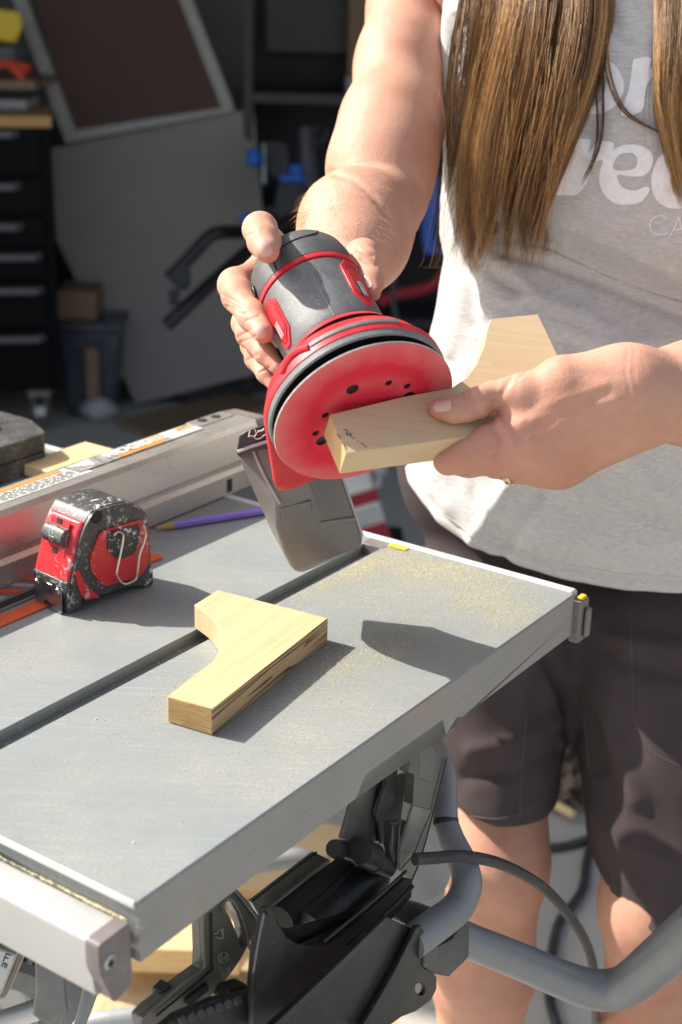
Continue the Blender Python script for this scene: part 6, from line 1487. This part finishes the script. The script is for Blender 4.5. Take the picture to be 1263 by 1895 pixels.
# red and white bag behind the dust box
bgo = thing('paper_bag', 'white and red paper bag standing in the dark behind the dust box', 'bag', P(670, 930, 3.2))
fr = Fr(P(672, 935, 3.3), .96*CR+.28*CU, CU*.96-.28*CR, -_fw)
bm = new_bm(); box(bm, fr, -.055, .04, -.12, .085, -.06, .0); finish('bag_body', bm, M['white_paint'], bgo, bevel=.01)
for y0_, y1_ in ((-.0, .03), (-.09, -.05)):
    bm = new_bm(); box(bm, fr, -.054, .041, y0_, y1_, .0005, .002); finish('red_stripe', bm, M['red_rag'], bgo, False)
bm = new_bm(); 
for k in range(3): box(bm, fr, -.04, .03, -.045+k*.013, -.040+k*.013, .0005, .0018)
finish('text_line', bm, M['st_grey'], bgo, False)
bm = new_bm(); tube(bm, catmull([fr(.045, .03, .0), fr(.06, .06, .01), fr(.065, .09, .0), fr(.05, .10, -.02)], 4), [.008]*4+[.018]*4+[.02]*5, 8); finish('bag_neck', bm, M['ltgrey'], bgo)
bm = new_bm(); c = P(672, 1000, 3.3); box(bm, WORLD, c[0]-.1, c[0]+.1, c[1]-.05, c[1]+.2, .002, fr(0, -.12, 0)[2]-.005); tag(finish('black_crate', bm, M['dark'], bevel=.01), 'black crate under the paper bag in the garage', 'crate')
# ================================================================== SAWDUST ON THE TABLE
rs = np.random.RandomState(11)
def chips(name, uvs, zs, size, label):
    n = len(uvs); base = np.array([T(u, v, z) for (u, v), z in zip(uvs, zs)])
    s = size*np.exp(rs.normal(size=n)*.3); a = rs.uniform(0, 6.28, n)
    ux = np.stack([np.cos(a), np.sin(a), rs.normal(size=n)*.25], 1); uy = np.stack([-np.sin(a), np.cos(a), rs.normal(size=n)*.25], 1)*rs.uniform(.35, .9, n)[:, None]
    z = np.array([0, 0, 1.0])
    P4 = [base+(ux+uy*.2)*s[:, None], base-(ux*.6-uy)*s[:, None], base-(ux*.5+uy)*s[:, None], base+z*(s*.8)[:, None]]
    v = np.stack(P4, 1).reshape(-1, 3); i = np.arange(n)[:, None]*4
    f = np.concatenate([i+np.array([[0, 1, 3]]), i+np.array([[1, 2, 3]]), i+np.array([[2, 0, 3]]), i+np.array([[0, 2, 1]])])
    o = finish_me(name, np_mesh(name, v, f), M['chip'], None, False); return tag(o, label, 'sawdust', kind='stuff')
M['chip'] = simple('sawdust_chip', (.85, .71, .42), .9, 0, .3, 900)
uvs = []
def blob(px, py, sx, sy, n, rot=0):
    n = int(n*2.4)
    u0, v0 = PT(px, py)
    a, b = rs.normal(size=n)*sx, rs.normal(size=n)*sy; c, s_ = cos(rot), sin(rot)
    uvs.extend([(u0+x*c-y*s_, v0+x*s_+y*c) for x, y in zip(a, b)])
for q in ((660, 1050, .035, .012, 2200), (590, 1085, .05, .010, 1000), (760, 1040, .025, .022, 1800), (860, 1060, .03, .020, 2600, .9), (900, 1110, .022, .018, 1800), (960, 1140, .02, .012, 900), (700, 1090, .04, .03, 1800), (640, 1230, .035, .014, 1300), (700, 1180, .05, .02, 1200), (820, 1060, .04, .04, 1600),
          (640, 1330, .06, .03, 500), (420, 1230, .04, .012, 500), (330, 1285, .03, .01, 350), (300, 1350, .03, .02, 200), (560, 1400, .05, .04, 350), (880, 1180, .03, .02, 250), (740, 1200, .02, .006, 300)): blob(*q)
uvs = [(u, v) for u, v in uvs if .002 < u < .512 and -.1755 < v < -.003]
uvs += [(rs.uniform(.004, .51), rs.uniform(-.172, -.004)) for _ in range(1500)] + [(rs.uniform(.004, .51), rs.uniform(-.36, -.2)) for _ in range(1500)]
chips('table_sawdust', uvs, np.full(len(uvs), .0002), .00029, 'fine pale sawdust scattered over the far right of the saw table')
su = [(rs.uniform(.0, .5), -.1765-abs(rs.normal())*.008) for _ in range(3500)]; su = [(u, max(v, -.1965)) for u, v in su]
chips('slot_sawdust', su, np.full(len(su), -.0098), .0005, 'pale sawdust lying along the bottom of the miter slot')
fu = [(-.0028-abs(rs.normal())*.0008, v_) for v_ in np.concatenate([rs.normal(-.03, .012, 260), rs.normal(-.07, .02, 160), rs.uniform(-.2, -.005, 90)])]
chips('ledge_sawdust', fu, np.full(len(fu), -.0118), .0006, 'sawdust caught in the gap along the silver front rail')
uc = [(rs.uniform(.01, .5), rs.uniform(-.174, -.004)) for _ in range(9)]
o = chips('wood_crumbs', uc, np.full(len(uc), .0003), .0009, 'larger pale wood crumbs sprinkled on the table top')
